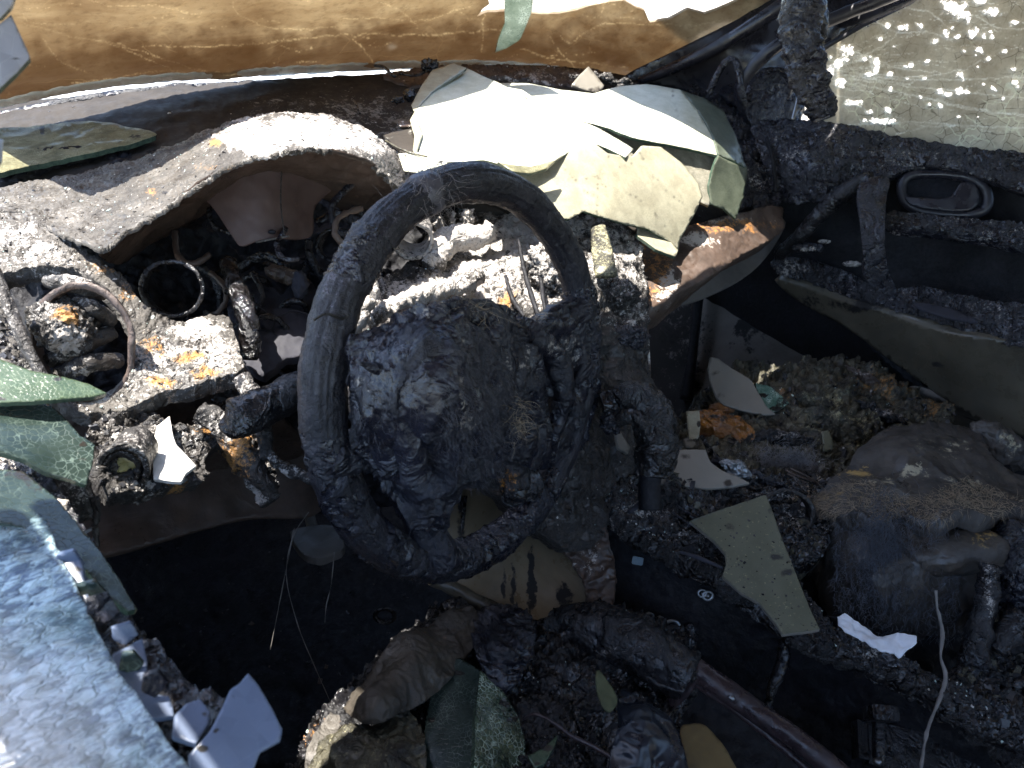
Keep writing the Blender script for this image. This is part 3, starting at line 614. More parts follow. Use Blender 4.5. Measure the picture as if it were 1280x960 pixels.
# ================================================================ dashboard
dash = thing('dashboard', P(400, 400, .95), 'collapsed charred dashboard crusted with grey ash, spanning the cabin under the windshield', 'dashboard')
patch('top_deck', [(-60, 155), (100, 120), (200, 108), (300, 102), (480, 93), (600, 84), (720, 88), (800, 98), (880, 112), (960, 150), (975, 220), (940, 260), (860, 285), (700, 285), (560, 240), (500, 215), (400, 190), (250, 200), (100, 250), (-60, 280)],
      [(-60, 155, 1.12), (100, 120, 1.20), (300, 102, 1.30), (480, 93, 1.44), (640, 84, 1.58), (790, 98, 1.66), (960, 150, 1.58), (950, 250, 1.45), (700, 280, 1.20), (500, 215, 1.12), (300, 190, 1.02), (0, 250, .92), (700, 180, 1.32), (450, 150, 1.24)],
      M_deck, dash, step=4, skirt=.02, dsp=[(.003, 25, 4, 'f'), (.001, 120, 3, 'r')], key='deck',
      paint=[('ash', 440, 145, 70, 22, .45), ('ash', 500, 180, 60, 40, .5), ('ash', 360, 132, 60, 12, .4), ('ash', 650, 100, 120, 14, .35)])
ptube('deck_groove', [(280, 121, 1.27), (330, 116, 1.30), (400, 112, 1.35), (480, 108, 1.40), (560, 100, 1.46)], 1.6, M_deep, dash)
patch('deck_lip', [(480, 96), (560, 86), (640, 84), (720, 88), (760, 96), (740, 112), (690, 108), (640, 100), (580, 100), (520, 112)], [(480, 96, 1.42), (640, 84, 1.55), (760, 96, 1.62), (640, 102, 1.50), (740, 112, 1.55)], M_brown, dash, step=2.5, skirt=.012, ragged=3,
      dsp=[(.003, 50, 4, 'r'), (.002, 150, 3, 'r')], key='lip', paint=[('ash', 660, 100, 60, 8, .5)])
# hood over the instruments, running down to the left end
patch('instrument_hood', [(-30, 250), (0, 236), (90, 218), (190, 193), (255, 165), (300, 149), (350, 141), (405, 145), (455, 160), (492, 188), (512, 215), (514, 246), (495, 232), (462, 203), (430, 192), (380, 187), (330, 196),
       (280, 213), (240, 240), (205, 262), (160, 290), (128, 312), (105, 306), (80, 296), (40, 275), (0, 262), (-30, 262)],
      [(-30, 255, .84), (90, 218, .93), (190, 193, .95), (255, 165, .97), (350, 141, .99), (455, 160, 1.02), (514, 230, .98), (462, 203, .87), (380, 187, .80), (280, 213, .78), (205, 262, .76), (120, 310, .735), (40, 275, .79), (350, 165, .86), (240, 205, .86), (150, 240, .85)],
      M_ash, dash, step=2.1, skirt=.005, ragged=2.5, dsp=[(.0030, 30, 3, 'f'), (.0012, 110, 4, 'r'), (.0009, 380, 2, 'f')], key='hood',
      paint=[('ash', 370, 165, 85, 22, 1.), ('ash', 320, 178, 50, 16, 1.), ('ash', 440, 170, 50, 26, .8), ('rust', 273, 181, 9, 6, 1.), ('rust', 190, 240, 8, 6, .7), ('ash', 120, 255, 120, 30, .12), ('rust', 278, 211, 30, 4, .35)])
patch('hood_underside', [(128, 312), (205, 262), (280, 213), (330, 198), (400, 190), (462, 205), (512, 244), (520, 275), (470, 290), (400, 250), (300, 250), (200, 300), (150, 330)],
      [(128, 312, .745), (205, 262, .77), (280, 213, .79), (400, 190, .82), (512, 244, .98), (470, 290, 1.05), (300, 250, .92), (200, 300, .90)], M_brown, dash, step=4, skirt=.004, dsp=[(.003, 40, 3, 'f')])
patch('left_fascia', [(-30, 255), (40, 268), (85, 292), (120, 322), (152, 345), (172, 372), (190, 392), (222, 402), (262, 396), (288, 402), (296, 430), (303, 462), (262, 478), (205, 492), (165, 512), (120, 520), (60, 505), (-30, 480)],
      [(-30, 255, .80), (85, 292, .78), (160, 350, .765), (262, 396, .80), (303, 462, .735), (205, 492, .695), (100, 515, .665), (-30, 480, .64), (100, 437, .70), (240, 440, .735), (20, 350, .73)],
      M_ash, dash, step=2., skirt=.02, ragged=2.5, dsp=[(.0030, 34, 3, 'f'), (.0020, 120, 4, 'r'), (.0008, 380, 2, 'f')], key='fascia',
      holes=[[(6, 345), (60, 336), (110, 345), (150, 385), (168, 430), (160, 475), (130, 505), (90, 505), (50, 470), (28, 420), (10, 380)]],
      paint=[('ash', 245, 412, 40, 12, 1.), ('ash', 230, 450, 80, 40, .55), ('rust', 190, 436, 16, 18, .75), ('rust', 236, 450, 22, 9, .9), ('rust', 205, 478, 24, 7, .8), ('rust', 255, 470, 20, 8, .8), ('rust', 130, 335, 20, 10, .6), ('ash', 40, 320, 60, 16, .5), ('ash', 20, 290, 40, 20, .6), ('rust', 160, 365, 12, 10, .5)])
patch('fascia_underside', [(40, 500), (160, 500), (205, 490), (262, 478), (303, 460), (330, 500), (380, 560), (300, 600), (200, 610), (60, 640)], [(40, 500, .72), (160, 500, .72), (303, 460, .76), (380, 560, .98), (200, 610, .92), (60, 640, .86)], M_brown, dash, step=3.5, skirt=.004, dsp=[(.003, 60, 3, 'r')])
# the dark cavity behind
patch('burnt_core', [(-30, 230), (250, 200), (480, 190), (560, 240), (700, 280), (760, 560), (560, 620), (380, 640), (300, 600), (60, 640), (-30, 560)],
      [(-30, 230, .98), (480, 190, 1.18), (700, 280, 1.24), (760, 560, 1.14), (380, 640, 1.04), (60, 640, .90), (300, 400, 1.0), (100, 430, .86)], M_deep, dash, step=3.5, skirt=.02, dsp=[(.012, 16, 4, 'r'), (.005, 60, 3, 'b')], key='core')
# instrument bracket under the hood
br = patch('instrument_bracket', [(248, 236), (285, 216), (350, 200), (395, 196), (432, 206), (428, 226), (406, 246), (393, 262), (388, 296), (345, 298), (318, 303), (301, 308), (292, 298), (268, 262)],
      [(248, 236, .85), (350, 200, .86), (432, 206, .93), (393, 262, .91), (345, 298, .86), (301, 308, .85), (340, 250, .855)], M_pink, dash, step=2.8, skirt=.008, dsp=[(.0008, 60, 3, 'f')], paint=[('ash', 362, 250, 12, 50, .12)])
ptube('bracket_fold', [(286, 226, .852), (300, 260, .853), (317, 290, .853)], .9, M_brown, br)
ptube('bracket_fold', [(352, 212, .858), (351, 255, .855), (356, 296, .856)], .9, M_ashb, br)
ptube('bracket_lip', [(320, 303, .852), (340, 299, .852), (362, 295, .855)], 1.3, M_ash, br)
blob('bracket_hole', (340, 290, .852), (5, 3), M_deep, br, 3)
# ducts and rings
def ring(name, u, v, ru, rv, t, r, mat, depth=.015, parent=dash, rot=0., dsp=[(.0008, 120, 3, 'f')], paint=(), tilt=0.):
    a = np.linspace(0, 2*np.pi, 20, endpoint=False); x = ru*np.cos(a); y = rv*np.sin(a)
    uu = u+x*math.cos(rot)-y*math.sin(rot); vv = v+x*math.sin(rot)+y*math.cos(rot); tt = t-tilt*y/rv
    X = P(uu, vv, tt); c = cr(X, 4, True); axis = np.cross(X[5]-X[0], X[10]-X[5]); axis /= np.linalg.norm(axis); axis *= np.sign(axis@F); m = len(c)
    cc = c.mean(0); prof = [(1., 0), (1.+r, .15), (1.+r, .5), (1., .6), (.97, 3.), (.93, 6.), (.90, 6.), (1.-r, .5), (1.-r, .15)]
    # ring with a short sleeve behind it
    V = np.vstack([cc+(c-cc)*k_+axis*depth*z_/6 for k_, z_ in prof]); V = V+disp(V, dsp)[:, None]*axis+.6*disp(V+9, dsp)[:, None]*(V-cc)/np.linalg.norm(V-cc, axis=1)[:, None]
    k = len(prof); i, j = np.meshgrid(np.arange(k), np.arange(m), indexing='ij'); i, j = i.ravel(), j.ravel()
    return mesh_obj(name, V, np.c_[i*m+j, i*m+(j+1) % m, ((i+1) % k)*m+(j+1) % m, ((i+1) % k)*m+j], mat, parent, attrs=paint3(V, paint))
M_ringr = char('rusty_ring', (.06, .045, .04), (.15, .115, .10), (.30, .26, .23), ash=(.6, .57, .53), flecks=.4, sc=90, rough=(.5, .8), bump=.4)
ring('vent_ring', 100, 435, 65, 76, .69, .06, M_ringr, .016, rot=-.18, tilt=-.02, dsp=[(.0035, 22, 3, 'f'), (.0012, 120, 3, 'r')], paint=[('ash', 125, 505, 40, 12, 1.)])
ring('air_duct', 214, 361, 38, 33, .79, .07, M_char, .008, rot=.1, tilt=-.005, dsp=[(.0025, 25, 3, 'f'), (.0012, 120, 3, 'r')])
ring('air_duct', 420, 306, 24, 20, .97, .09, M_char, .02)
ring('dial_ring', 516, 302, 24, 22, .96, .10, M_ashb, .03, tilt=-.02, paint=[('ash', 516, 302, 60, 60, .8)])
lr = ring('lamp_ring', 152, 589, 31, 30, .63, .13, M_ashb, .03, tilt=-.015, paint=[('ash', 150, 600, 60, 60, .55)])
ring('lamp_ring', 151, 589, 22, 21, .632, .12, M_ashb, .02, tilt=-.01, paint=[('ash', 150, 590, 60, 60, .4)])
blob('yellow_plug', (151, 588, .645), (19, 17), M_yellow, lr, 5, [(.0012, 130, 3, 'r')], depth=.006)
# melted lump inside the vent
blob('melted_plug', (80, 408, .69), (46, 38), M_ashb, dash, 6, [(.004, 60, 4, 'r'), (.0012, 250, 3, 'f')], [('ash', 86, 425, 18, 24, 1.), ('rust', 82, 395, 14, 10, .9), ('ash', 60, 395, 30, 18, .4)], rot=-.5, depth=.03)
for (a, b, c) in [((62, 452), (140, 416), 9), ((70, 470), (150, 450), 9), ((95, 378), (140, 402), 7), ((60, 352), (130, 368), 8)]:
    ptube('melted_fold', [(a[0], a[1], .70), ((a[0]+b[0])/2, (a[1]+b[1])/2-4, .69), (b[0], b[1], .715)], [c*.6, c, c*.7], M_ashb, dash, dsp=[(.0022, 90, 4, 'r')], paint=[('ash', a[0]+30, a[1]-4, 30, 8, .6)])
ptube('trim_bar', [(-8, 335, .64), (12, 385, .63), (36, 440, .62), (60, 480, .615)], [7, 7.5, 7.5, 6], M_ashb, dash, dsp=[(.0009, 150, 3, 'f')], paint=[('ash', 20, 400, 40, 90, .25)])
patch('side_crust', [(-30, 370), (8, 372), (30, 430), (52, 478), (20, 480), (-30, 470)], [(-30, 370, .66), (52, 478, .63), (-30, 470, .61)], M_ash, dash, step=2.5, dsp=[(.003, 60, 4, 'r'), (.001, 250, 3, 'f')], ragged=2, key='sidec')
# soft melted sheet of metal and tangle left of the column
patch('buckled_plate', [(300, 352), (330, 345), (352, 368), (372, 348), (396, 362), (398, 400), (380, 440), (352, 452), (330, 470), (305, 455), (290, 420), (285, 380)], [(300, 352, .93), (396, 362, .95), (380, 440, .86), (310, 455, .84), (340, 400, .88)],
      M_foil, dash, step=2.8, dsp=[(.004, 35, 3, 'f'), (.0007, 200, 2, 'f')], ragged=2)
for pts in [[(298, 366), (320, 380), (345, 395), (368, 388), (392, 396)], [(345, 395), (338, 412), (312, 408)], [(338, 412), (350, 424)]]:
    ptube('plate_crease', [(u, v, .868) for u, v in pts], 1.1, M_deep, dash)
ptube('wiring_strand', [(285, 330, .87), (300, 370, .82), (312, 410, .80), (312, 450, .80)], [7, 8, 9, 8], M_gloss, dash, dsp=[(.003, 70, 4, 'r')])
for k, pts in enumerate([[(240, 330), (270, 350), (280, 390), (300, 420)], [(268, 345), (300, 335), (330, 320), (360, 335)], [(396, 280), (420, 268), (455, 280), (470, 300)], [(385, 300), (390, 330), (410, 350)], [(440, 260), (470, 272), (500, 268)], [(330, 330), (372, 352), (386, 330)], [(420, 335), (450, 330), (480, 345)]]):
    ptube('wiring_strand', [(u, v, .93+.01*k) for u, v in pts], [3, 4.5, 4, 3.5][:len(pts)], [M_char, M_gloss, M_blue][k % 3], dash, seg=10, dsp=[(.0018, 90, 4, 'r')])
gw = np.random.default_rng(33)
for k in range(26):
    x, y = gw.uniform(245, 480), gw.uniform(290, 460); a_ = gw.uniform(0, 6.28); L = gw.uniform(14, 34); tt_ = gw.uniform(.84, .95)
    pts = [(x, y, tt_), (x+L*math.cos(a_), y+L*math.sin(a_), tt_-.01), (x+L*1.7*math.cos(a_+.5), y+L*1.7*math.sin(a_+.5), tt_), (x+L*2.2*math.cos(a_+1.1), y+L*2.2*math.sin(a_+1.1), tt_+.02)]
    if gw.random() < .0: continue
    ptube('wiring_strand', pts, [gw.uniform(1, 3.4)]*4, [M_char, M_blue, M_gloss, M_brown][k % 4], dash, seg=8, n=7, dsp=[(.0014, 90, 3, 'r')])
blob('switch_stub', (375, 356, .90), (12, 20), M_foil, dash, 4, [(.002, 80, 3, 'r')])
blob('clay_lump', (358, 345, .93), (32, 14), M_brown, dash, 5, [(.003, 60, 3, 'r')], [('ash', 350, 340, 20, 8, .4)], rot=-.3)
# below the fascia on the driver's side
patch('lower_crust', [(120, 530), (160, 515), (230, 540), (262, 505), (300, 480), (318, 520), (322, 560), (345, 608), (338, 630), (322, 605), (296, 575), (280, 560), (256, 570), (250, 605), (205, 612), (150, 625), (120, 605), (105, 560)],
      [(120, 530, .66), (300, 480, .77), (345, 620, .74), (150, 620, .63), (250, 570, .70), (230, 520, .72)], M_ashb, dash, step=2., skirt=.02, ragged=4, dsp=[(.005, 40, 4, 'r'), (.002, 130, 4, 'r'), (.0008, 400, 2, 'f')], key='lower',
      paint=[('ash', 180, 548, 60, 10, 1.), ('rust', 285, 540, 30, 14, .9), ('rust', 300, 560, 16, 26, .8), ('ash', 245, 525, 20, 12, .7), ('ash', 330, 600, 14, 30, .7), ('rust', 250, 540, 14, 14, .6), ('ash', 175, 610, 30, 10, .8), ('rust', 210, 604, 20, 6, .6)])
patch('white_film', [(196, 533), (212, 520), (216, 545), (220, 556), (246, 583), (232, 592), (226, 602), (192, 600), (190, 560)], [(196, 533, .68), (212, 520, .69), (246, 583, .655), (192, 600, .635)], M_white, dash, step=3, skirt=.003, smooth=False, back=True, dsp=[(.0012, 60, 3, 'f')])
for pts, r in [([(250, 515), (275, 530), (300, 560), (325, 595), (345, 622)], [9, 12, 12, 9, 4]), ([(118, 522), (136, 548), (160, 556)], [5, 6, 3]), ([(125, 512), (150, 532), (165, 548)], [4, 5, 3]), ([(300, 470), (318, 500), (330, 540), (332, 575)], [6, 9, 6, 3]), ([(330, 560), (352, 582), (384, 596), (400, 600)], [2, 3, 4, 3])]:
    ptube('melted_drip', [(u, v, .70) for u, v in pts], r, M_ashb, dash, dsp=[(.0028, 80, 4, 'r'), (.0008, 300, 2, 'f')], paint=[('ash', pts[1][0], pts[1][1], 40, 30, .6), ('rust', 300, 560, 20, 30, .7)])
ptube('melted_drip', [(118, 620, .60), (121, 640, .60), (119, 662, .60), (121, 684, .60)], [4, 3, 2.5, 1.5], M_ashb, dash, seg=8, dsp=[(.0012, 300, 3, 'r')])
ptube('melted_drip', [(90, 595, .60), (98, 620, .60), (110, 650, .60)], [14, 12, 6], M_ashb, dash, dsp=[(.0022, 130, 4, 'r')], paint=[('ash', 100, 620, 30, 30, .4)])
# centre stack
patch('centre_stack', [(404, 470), (404, 440), (425, 400), (452, 372), (470, 352), (500, 338), (520, 318), (540, 290), (560, 268), (600, 262), (640, 268), (672, 275), (700, 275), (730, 272), (765, 278), (793, 295), (802, 330), (806, 380), (808, 400), (810, 440), (812, 470), (822, 500), (812, 540), (800, 580),
       (770, 640), (720, 690), (640, 640), (560, 560), (480, 520)],
      [(425, 400, .86), (470, 352, .93), (540, 290, 1.10), (600, 262, 1.17), (700, 275, 1.15), (793, 295, 1.15), (808, 400, 1.08), (822, 500, 1.05), (770, 640, .98), (640, 640, .90), (480, 520, .84), (560, 400, .92), (650, 330, 1.04), (650, 410, .95), (740, 400, 1.0), (740, 330, 1.06)],
      M_ashb, dash, step=2.0, skirt=.03, ragged=2., dsp=[(.008, 18, 3, 'f'), (.005, 45, 4, 'v'), (.0009, 260, 3, 'f')], key='stack',
      paint=[('ash', 560, 375, 90, 36, 1.), ('ash', 600, 320, 70, 50, .8), ('ash', 660, 300, 60, 40, 1.), ('ash', 700, 350, 60, 60, .6), ('ash', 770, 320, 50, 70, .65), ('ash', 740, 290, 60, 20, .8), ('rust', 632, 384, 12, 20, .8), ('ash', 780, 390, 40, 20, .4)])
ptube('ash_ridge', [(462, 400, .84), (490, 384, .86), (530, 370, .88), (580, 356, .93), (598, 344, .96)], [4, 4, 5, 7, 3], M_ash, dash, seg=32, n=20, dsp=[(.004, 70, 5, 'r', .6), (.001, 300, 3, 'r')], paint=[('ash', 530, 370, 100, 40, 1.)])
ptube('ash_ridge', [(424, 440, .80), (434, 420, .80), (450, 395, .80), (462, 372, .82), (466, 352, .84)], [9, 8, 8, 7, 3], M_ash, dash, dsp=[(.003, 90, 4, 'r')], paint=[('ash', 450, 395, 60, 60, .9)])
ptube('ash_ridge', [(540, 330, .98), (560, 300, 1.02), (600, 296, 1.03), (612, 286, 1.05)], [12, 13, 10, 6], M_ash, dash, seg=40, n=20, dsp=[(.004, 50, 4, 'v', .5), (.001, 300, 2, 'f')], paint=[('ash', 575, 300, 60, 40, 1.)])
for q in [(548, 284, 8), (584, 272, 12), (566, 276, 6)]: blob('ash_knob', (q[0], q[1], 1.06), (q[2], 16), M_ash, dash, 5, [(.004, 90, 4, 'r'), (.0015, 300, 3, 'r')], [('ash', q[0], q[1], 30, 30, 1.)])
for k, pts in enumerate([[(648, 300), (656, 340), (668, 380), (676, 402)], [(668, 320), (676, 350), (682, 395)], [(632, 345), (640, 372), (655, 396)]]):
    ptube('stack_seam', [(u, v, .985-.0008*(v-340)) for u, v in pts], [2, 3, 3, 2], M_deep, dash, seg=8, dsp=[(.001, 200, 3, 'f')])
ptube('centre_slab', [(748, 282, 1.07), (752, 310, 1.04), (758, 345, 1.01)], [9, 13, 14], M_olivecr, dash, seg=12, flat=.35, dsp=[(.0007, 200, 3, 'f')], paint=[('ash', 752, 310, 40, 60, .45)])
blob('stack_block', (778, 420, 1.04), (34, 24), M_blue, dash, 6, [(.004, 70, 4, 'r'), (.001, 300, 3, 'r')], [('ash', 785, 400, 30, 8, .6)], depth=.03)
blob('stack_block', (776, 368, 1.04), (28, 22), M_ashb, dash, 6, [(.004, 80, 4, 'r'), (.001, 300, 3, 'r')], [('ash', 776, 362, 30, 24, .5)], depth=.03)
blob('stack_block', (690, 340, 1.00), (40, 46), M_ashb, dash, 6, [(.006, 60, 4, 'r'), (.0015, 250, 3, 'r')], [('ash', 680, 330, 40, 40, .6)], depth=.035)
ptube('bright_edge_strip', [(803, 330, 1.14), (806, 380, 1.10), (810, 430, 1.08), (812, 475, 1.07)], 1.8, M_ringr, dash, paint=[('ash', 810, 440, 10, 14, 1.)])
# passenger side of the dash
patch('glovebox_panel', [(800, 300), (850, 285), (915, 268), (972, 256), (979, 272), (975, 292), (930, 318), (890, 345), (850, 366), (818, 384), (806, 372)],
      [(800, 300, 1.22), (915, 268, 1.30), (979, 272, 1.40), (930, 318, 1.26), (818, 384, 1.10), (870, 320, 1.19)], M_brown, dash, step=2.8, skirt=.05, ragged=1.2, dsp=[(.003, 25, 3, 'f'), (.0012, 110, 3, 'f')], key='glove',
      paint=[('ash', 838, 350, 14, 16, 1.), ('ash', 828, 366, 14, 10, .8), ('ash', 870, 300, 26, 8, .9), ('rust', 820, 330, 22, 40, .6), ('rust', 900, 282, 70, 8, .6), ('ash', 900, 276, 60, 5, .5)])
patch('end_crust', [(858, 118), (905, 112), (950, 140), (970, 180), (975, 225), (968, 262), (940, 262), (915, 262), (895, 230), (880, 180)], [(858, 118, 1.62), (950, 140, 1.58), (970, 200, 1.50), (950, 262, 1.42), (895, 230, 1.42)], M_blue, dash, step=2.5, skirt=.04, ragged=3,
      dsp=[(.009, 22, 4, 'r'), (.003, 80, 4, 'r')], key='endc', paint=[('ash', 945, 235, 14, 10, .5), ('ash', 930, 215, 20, 30, .25)])
patch('duct_opening', [(868, 300), (900, 286), (975, 262), (978, 290), (940, 340), (880, 372), (826, 384), (850, 360)], [(868, 300, 1.42), (978, 270, 1.56), (880, 372, 1.38), (826, 384, 1.36)], M_tan, dash, step=4, skirt=.01)
# loose lumps lying on the deck
for q in [(748, 100, 30, 12), (775, 104, 24, 10), (720, 96, 14, 6)]: blob('deck_lump', (q[0], q[1], 1.50), (q[2], q[3]), M_ashb, dash, 5, [(.007, 40, 4, 'r'), (.002, 140, 3, 'r')], [('ash', q[0], q[1]-6, 14, 8, .5)])
# ================================================================ steering wheel
wc0 = np.array([-.30896, .03222, .90746]); al, be = .1919, .11746
wn = np.array([math.sin(be)*math.cos(al), -math.cos(be)*math.cos(al), math.sin(al)]); wa = np.array([math.cos(be), math.sin(be), 0]); wb = -np.cross(wn, wa)
if wb[2] < 0: wb = -wb
wheel = thing('steering_wheel', wc0-wb*.2, 'charred steering wheel with cracked bark-like rim and melted hub', 'steering wheel')
a = np.linspace(0, 2*np.pi, 48, endpoint=False)
rp = wc0+.19*(np.cos(a)[:, None]*wa+np.sin(a)[:, None]*wb); rrad = np.full(48, .0158)
for k in (20, 27, 3, 36, 13): rrad[k] *= 1.05
lo = np.cos(a-math.radians(195)) > .2; rrad[lo] *= 1.08
tube('rim', rp, rrad, M_rim, wheel, seg=72, n=16, closed=True, stretch=(.0011, 7, 6.), dsp=[(.0022, 22, 3, 'f'), (.0003, 90, 3, 'r'), (.0004, 320, 3, 'r')], paint=[('ash', 480, 250, 50, 40, .3), ('ash', 410, 340, 26, 80, .3)])
for ang, wdt, mm in [(97, .0225, M_haird), (176, .020, M_rim), (15, .0185, M_rim), (205, .0185, M_rim), (292, .019, M_rim)]:
    th = math.radians(ang); t2 = np.radians([ang-4.5, ang-1.5, ang+1.5, ang+4.5]); q = wc0+.19*(np.cos(t2)[:, None]*wa+np.sin(t2)[:, None]*wb)
    tube('rim_band', q, [.0155, wdt*.83, wdt*.83, .0155], mm, wheel, seg=40, n=8, dsp=[(.0009, 160, 4, 'r')])
for a0, a1, rr_ in [(168, 300, .0155), (330, 372, .0150), (118, 134, .0152)]:
    t2 = np.radians(np.linspace(a0, a1, 14)); q = wc0+.19*(np.cos(t2)[:, None]*wa+np.sin(t2)[:, None]*wb)
    tube('rim_crust', q, np.r_[.012, np.full(12, rr_), .012], M_blue, wheel, seg=64, n=14, dsp=[(.0034, 45, 3, 'r'), (.0012, 160, 3, 'r')])
def wp(u, v, dz=0.):                                    # a point in the wheel plane, dz towards the driver
    t = tpl(u, v, wc0+wn*dz, wn); return (u, v, t)
# melted airbag hub
hubc = [wp(455, 430, .02), wp(540, 400, .05), wp(590, 385, .05), wp(640, 420, .035), wp(650, 520, .03), wp(610, 600, .02), wp(530, 640, .01), wp(460, 560, .02), wp(440, 500, .02), wp(545, 470, .085), wp(600, 460, .07), wp(520, 540, .07), wp(590, 540, .06)]
patch('hub', [(436, 470), (440, 440), (470, 420), (510, 405), (545, 392), (575, 382), (605, 384), (632, 398), (642, 430), (650, 470), (654, 520), (650, 556), (622, 580), (588, 590), (562, 615), (540, 650), (515, 650), (502, 622), (480, 600), (455, 570), (442, 530)],
      hubc, M_melt, wheel, step=2., skirt=.035, ragged=3, dsp=[(.012, 13, 2, 'f'), (.013, 22, 2, 'v', .4), (.0035, 60, 3, 'v', .5), (.0005, 240, 2, 'f')], key='hub',
      paint=[('ash', 557, 498, 6, 22, .55), ('ash', 565, 515, 10, 10, .5), ('ash', 640, 455, 10, 14, .35), ('ash', 480, 480, 14, 18, .25), ('ash', 560, 410, 50, 14, .18)])
for q in [(478, 462, 34, 30, .03), (470, 520, 26, 30, .025), (600, 440, 34, 44, .05), (560, 560, 44, 40, .04), (505, 590, 30, 34, .03), (520, 440, 30, 26, .055)]:
    tq = wp(q[0], q[1], q[4])[2]; blob('melted_lobe', (q[0], q[1], tq), (q[2], q[3]), M_melt, wheel, 6, [(.005, 38, 2, 'v', .4), (.0005, 200, 2, 'f')], warp=[(.007, 22, 3, 'f')], depth=.022)
patch('melted_web', [(640, 400), (668, 402), (700, 380), (722, 372), (738, 400), (742, 440), (738, 500), (722, 552), (695, 575), (662, 582), (640, 570), (632, 540), (640, 500), (636, 440)],
      [wp(640, 400, .02), wp(722, 372, .0), wp(742, 440, .0), wp(722, 560, .0), wp(655, 640, .0), wp(640, 500, .03), wp(690, 500, .008)], M_melt, wheel, step=2., skirt=.02, ragged=3, dsp=[(.009, 26, 2, 'v', .45), (.002, 80, 2, 'v')], key='web',
      holes=[[(684, 450), (700, 446), (706, 462), (694, 474), (684, 466)], [(676, 500), (688, 496), (690, 530), (678, 540)]], paint=[('ash', 700, 430, 14, 20, .3), ('ash', 706, 505, 8, 20, .3), ('ash', 640, 458, 8, 12, .5)])
for pts, r in [([(470, 440), (448, 445), (425, 436)], [16, 13, 14]), ([(480, 545), (455, 556), (425, 575), (410, 570)], [24, 20, 18, 18]), ([(640, 420), (670, 412), (705, 400), (728, 380)], [18, 17, 16, 16]),
               ([(530, 620), (532, 650), (540, 680), (548, 700)], [26, 22, 22, 26]), ([(500, 590), (508, 625), (530, 660)], [16, 10, 12])]:
    ptube('spoke', [wp(u, v, .008) for u, v in pts], r, M_melt, wheel, seg=32, n=14, dsp=[(.005, 34, 2, 'v', .4), (.001, 130, 2, 'v')], flat=.8, paint=[('ash', 440, 440, 30, 10, .5)])
for k, (pts, r, dz) in enumerate([([(520, 412), (500, 455), (496, 505), (512, 560), (520, 600)], [8, 15, 17, 13, 8], .062), ([(566, 396), (580, 440), (566, 500), (572, 560)], [10, 17, 20, 10], .07), ([(612, 398), (626, 450), (618, 520), (600, 570)], [8, 14, 18, 8], .058),
                     ([(470, 436), (462, 480), (474, 530), (490, 580)], [10, 15, 16, 8], .04), ([(500, 410), (545, 400), (590, 392), (628, 405)], [10, 16, 15, 10], .05), ([(448, 452), (500, 470), (540, 462)], [8, 12, 8], .055), ([(660, 420), (690, 440), (700, 490), (690, 550)], [8, 12, 12, 6], .02), ([(720, 400), (724, 450), (716, 520)], [8, 10, 6], .012)]):
    ptube('melted_flap', [wp(u, v, dz) for u, v in pts], r, M_melt, wheel, seg=48, n=20, flat=.7, dsp=[(.006, 24, 2, 'v', .4), (.0014, 80, 2, 'v', .4)], paint=[('ash', pts[1][0], pts[1][1], 12, 20, .25)])
ptube('rim_thread', [wp(392, 400, .02), wp(408, 392, .022), wp(428, 398, .02), wp(445, 385, .015)], 2., M_ashb, wheel, seg=8)
# singed fibres
g2 = np.random.default_rng(11); it = []
for k in range(420):                                   # tuft at the top of the rim
    an = math.radians(g2.normal(96, 5.)); ph = g2.uniform(0, 2*math.pi); rd = math.cos(an)*wa+math.sin(an)*wb; tg = -math.sin(an)*wa+math.cos(an)*wb
    p0 = wc0+.19*rd+.0165*(math.cos(ph)*rd+math.sin(ph)*wn); it.append((p0, tg*g2.normal(0, 1)+wn*g2.uniform(-.2, .8)+rd*g2.normal(.2, .7), g2.uniform(.008, .032)))
strands('singed_tuft', it, M_hair, wheel, r=.00028, curl=.3, drop=.12, kind='stuff')
it = []; V, T = PATCH['hub']; c = V[T].mean(1); u, v, _ = proj(c); Nn = vnormals(V, T)[T[:, 0]]
for k in g2.integers(0, len(T), 5200):
    d = ((u[k]-600)/46)**2+((v[k]-510)/90)**2
    if d < 1.2 or g2.random() < .12: it.append((c[k], Nn[k]*.5+g2.normal(size=3)*.35+np.array([.3, 0, -.7]), g2.uniform(.004, .016)))
strands('fibre_fuzz', it, M_haird, wheel, r=.0002, curl=.22, drop=.15, kind='stuff')
it = [(P(g2.normal(575, 20), g2.normal(388, 4), .66), g2.normal(size=3)*.6+np.array([-.3, 0, .5]), g2.uniform(.012, .05)) for _ in range(150)]+[(P(g2.normal(500, 12), g2.normal(408, 3), .66), g2.normal(size=3)*.5+np.array([-.2, 0, .5]), g2.uniform(.008, .024)) for _ in range(120)]+[(P(g2.normal(648, 4), g2.normal(525, 16), .67), g2.normal(size=3)*.6+np.array([.5, 0, -.4]), g2.uniform(.01, .03)) for _ in range(60)]
strands('singed_tuft', it, M_hairb, wheel, r=.00025, curl=.25, drop=.1, kind='stuff')
# shredded edge hairs under the rim
it = []
for k in range(300):
    an = math.radians(g2.uniform(190, 262)); rd = math.cos(an)*wa+math.sin(an)*wb; it.append((wc0+.19*rd+.016*(rd*.9+wn*.2), rd*.6+g2.normal(size=3)*.5, g2.uniform(.003, .012)))
strands('frayed_threads', it, M_haird, wheel, r=.00015, kind='stuff')
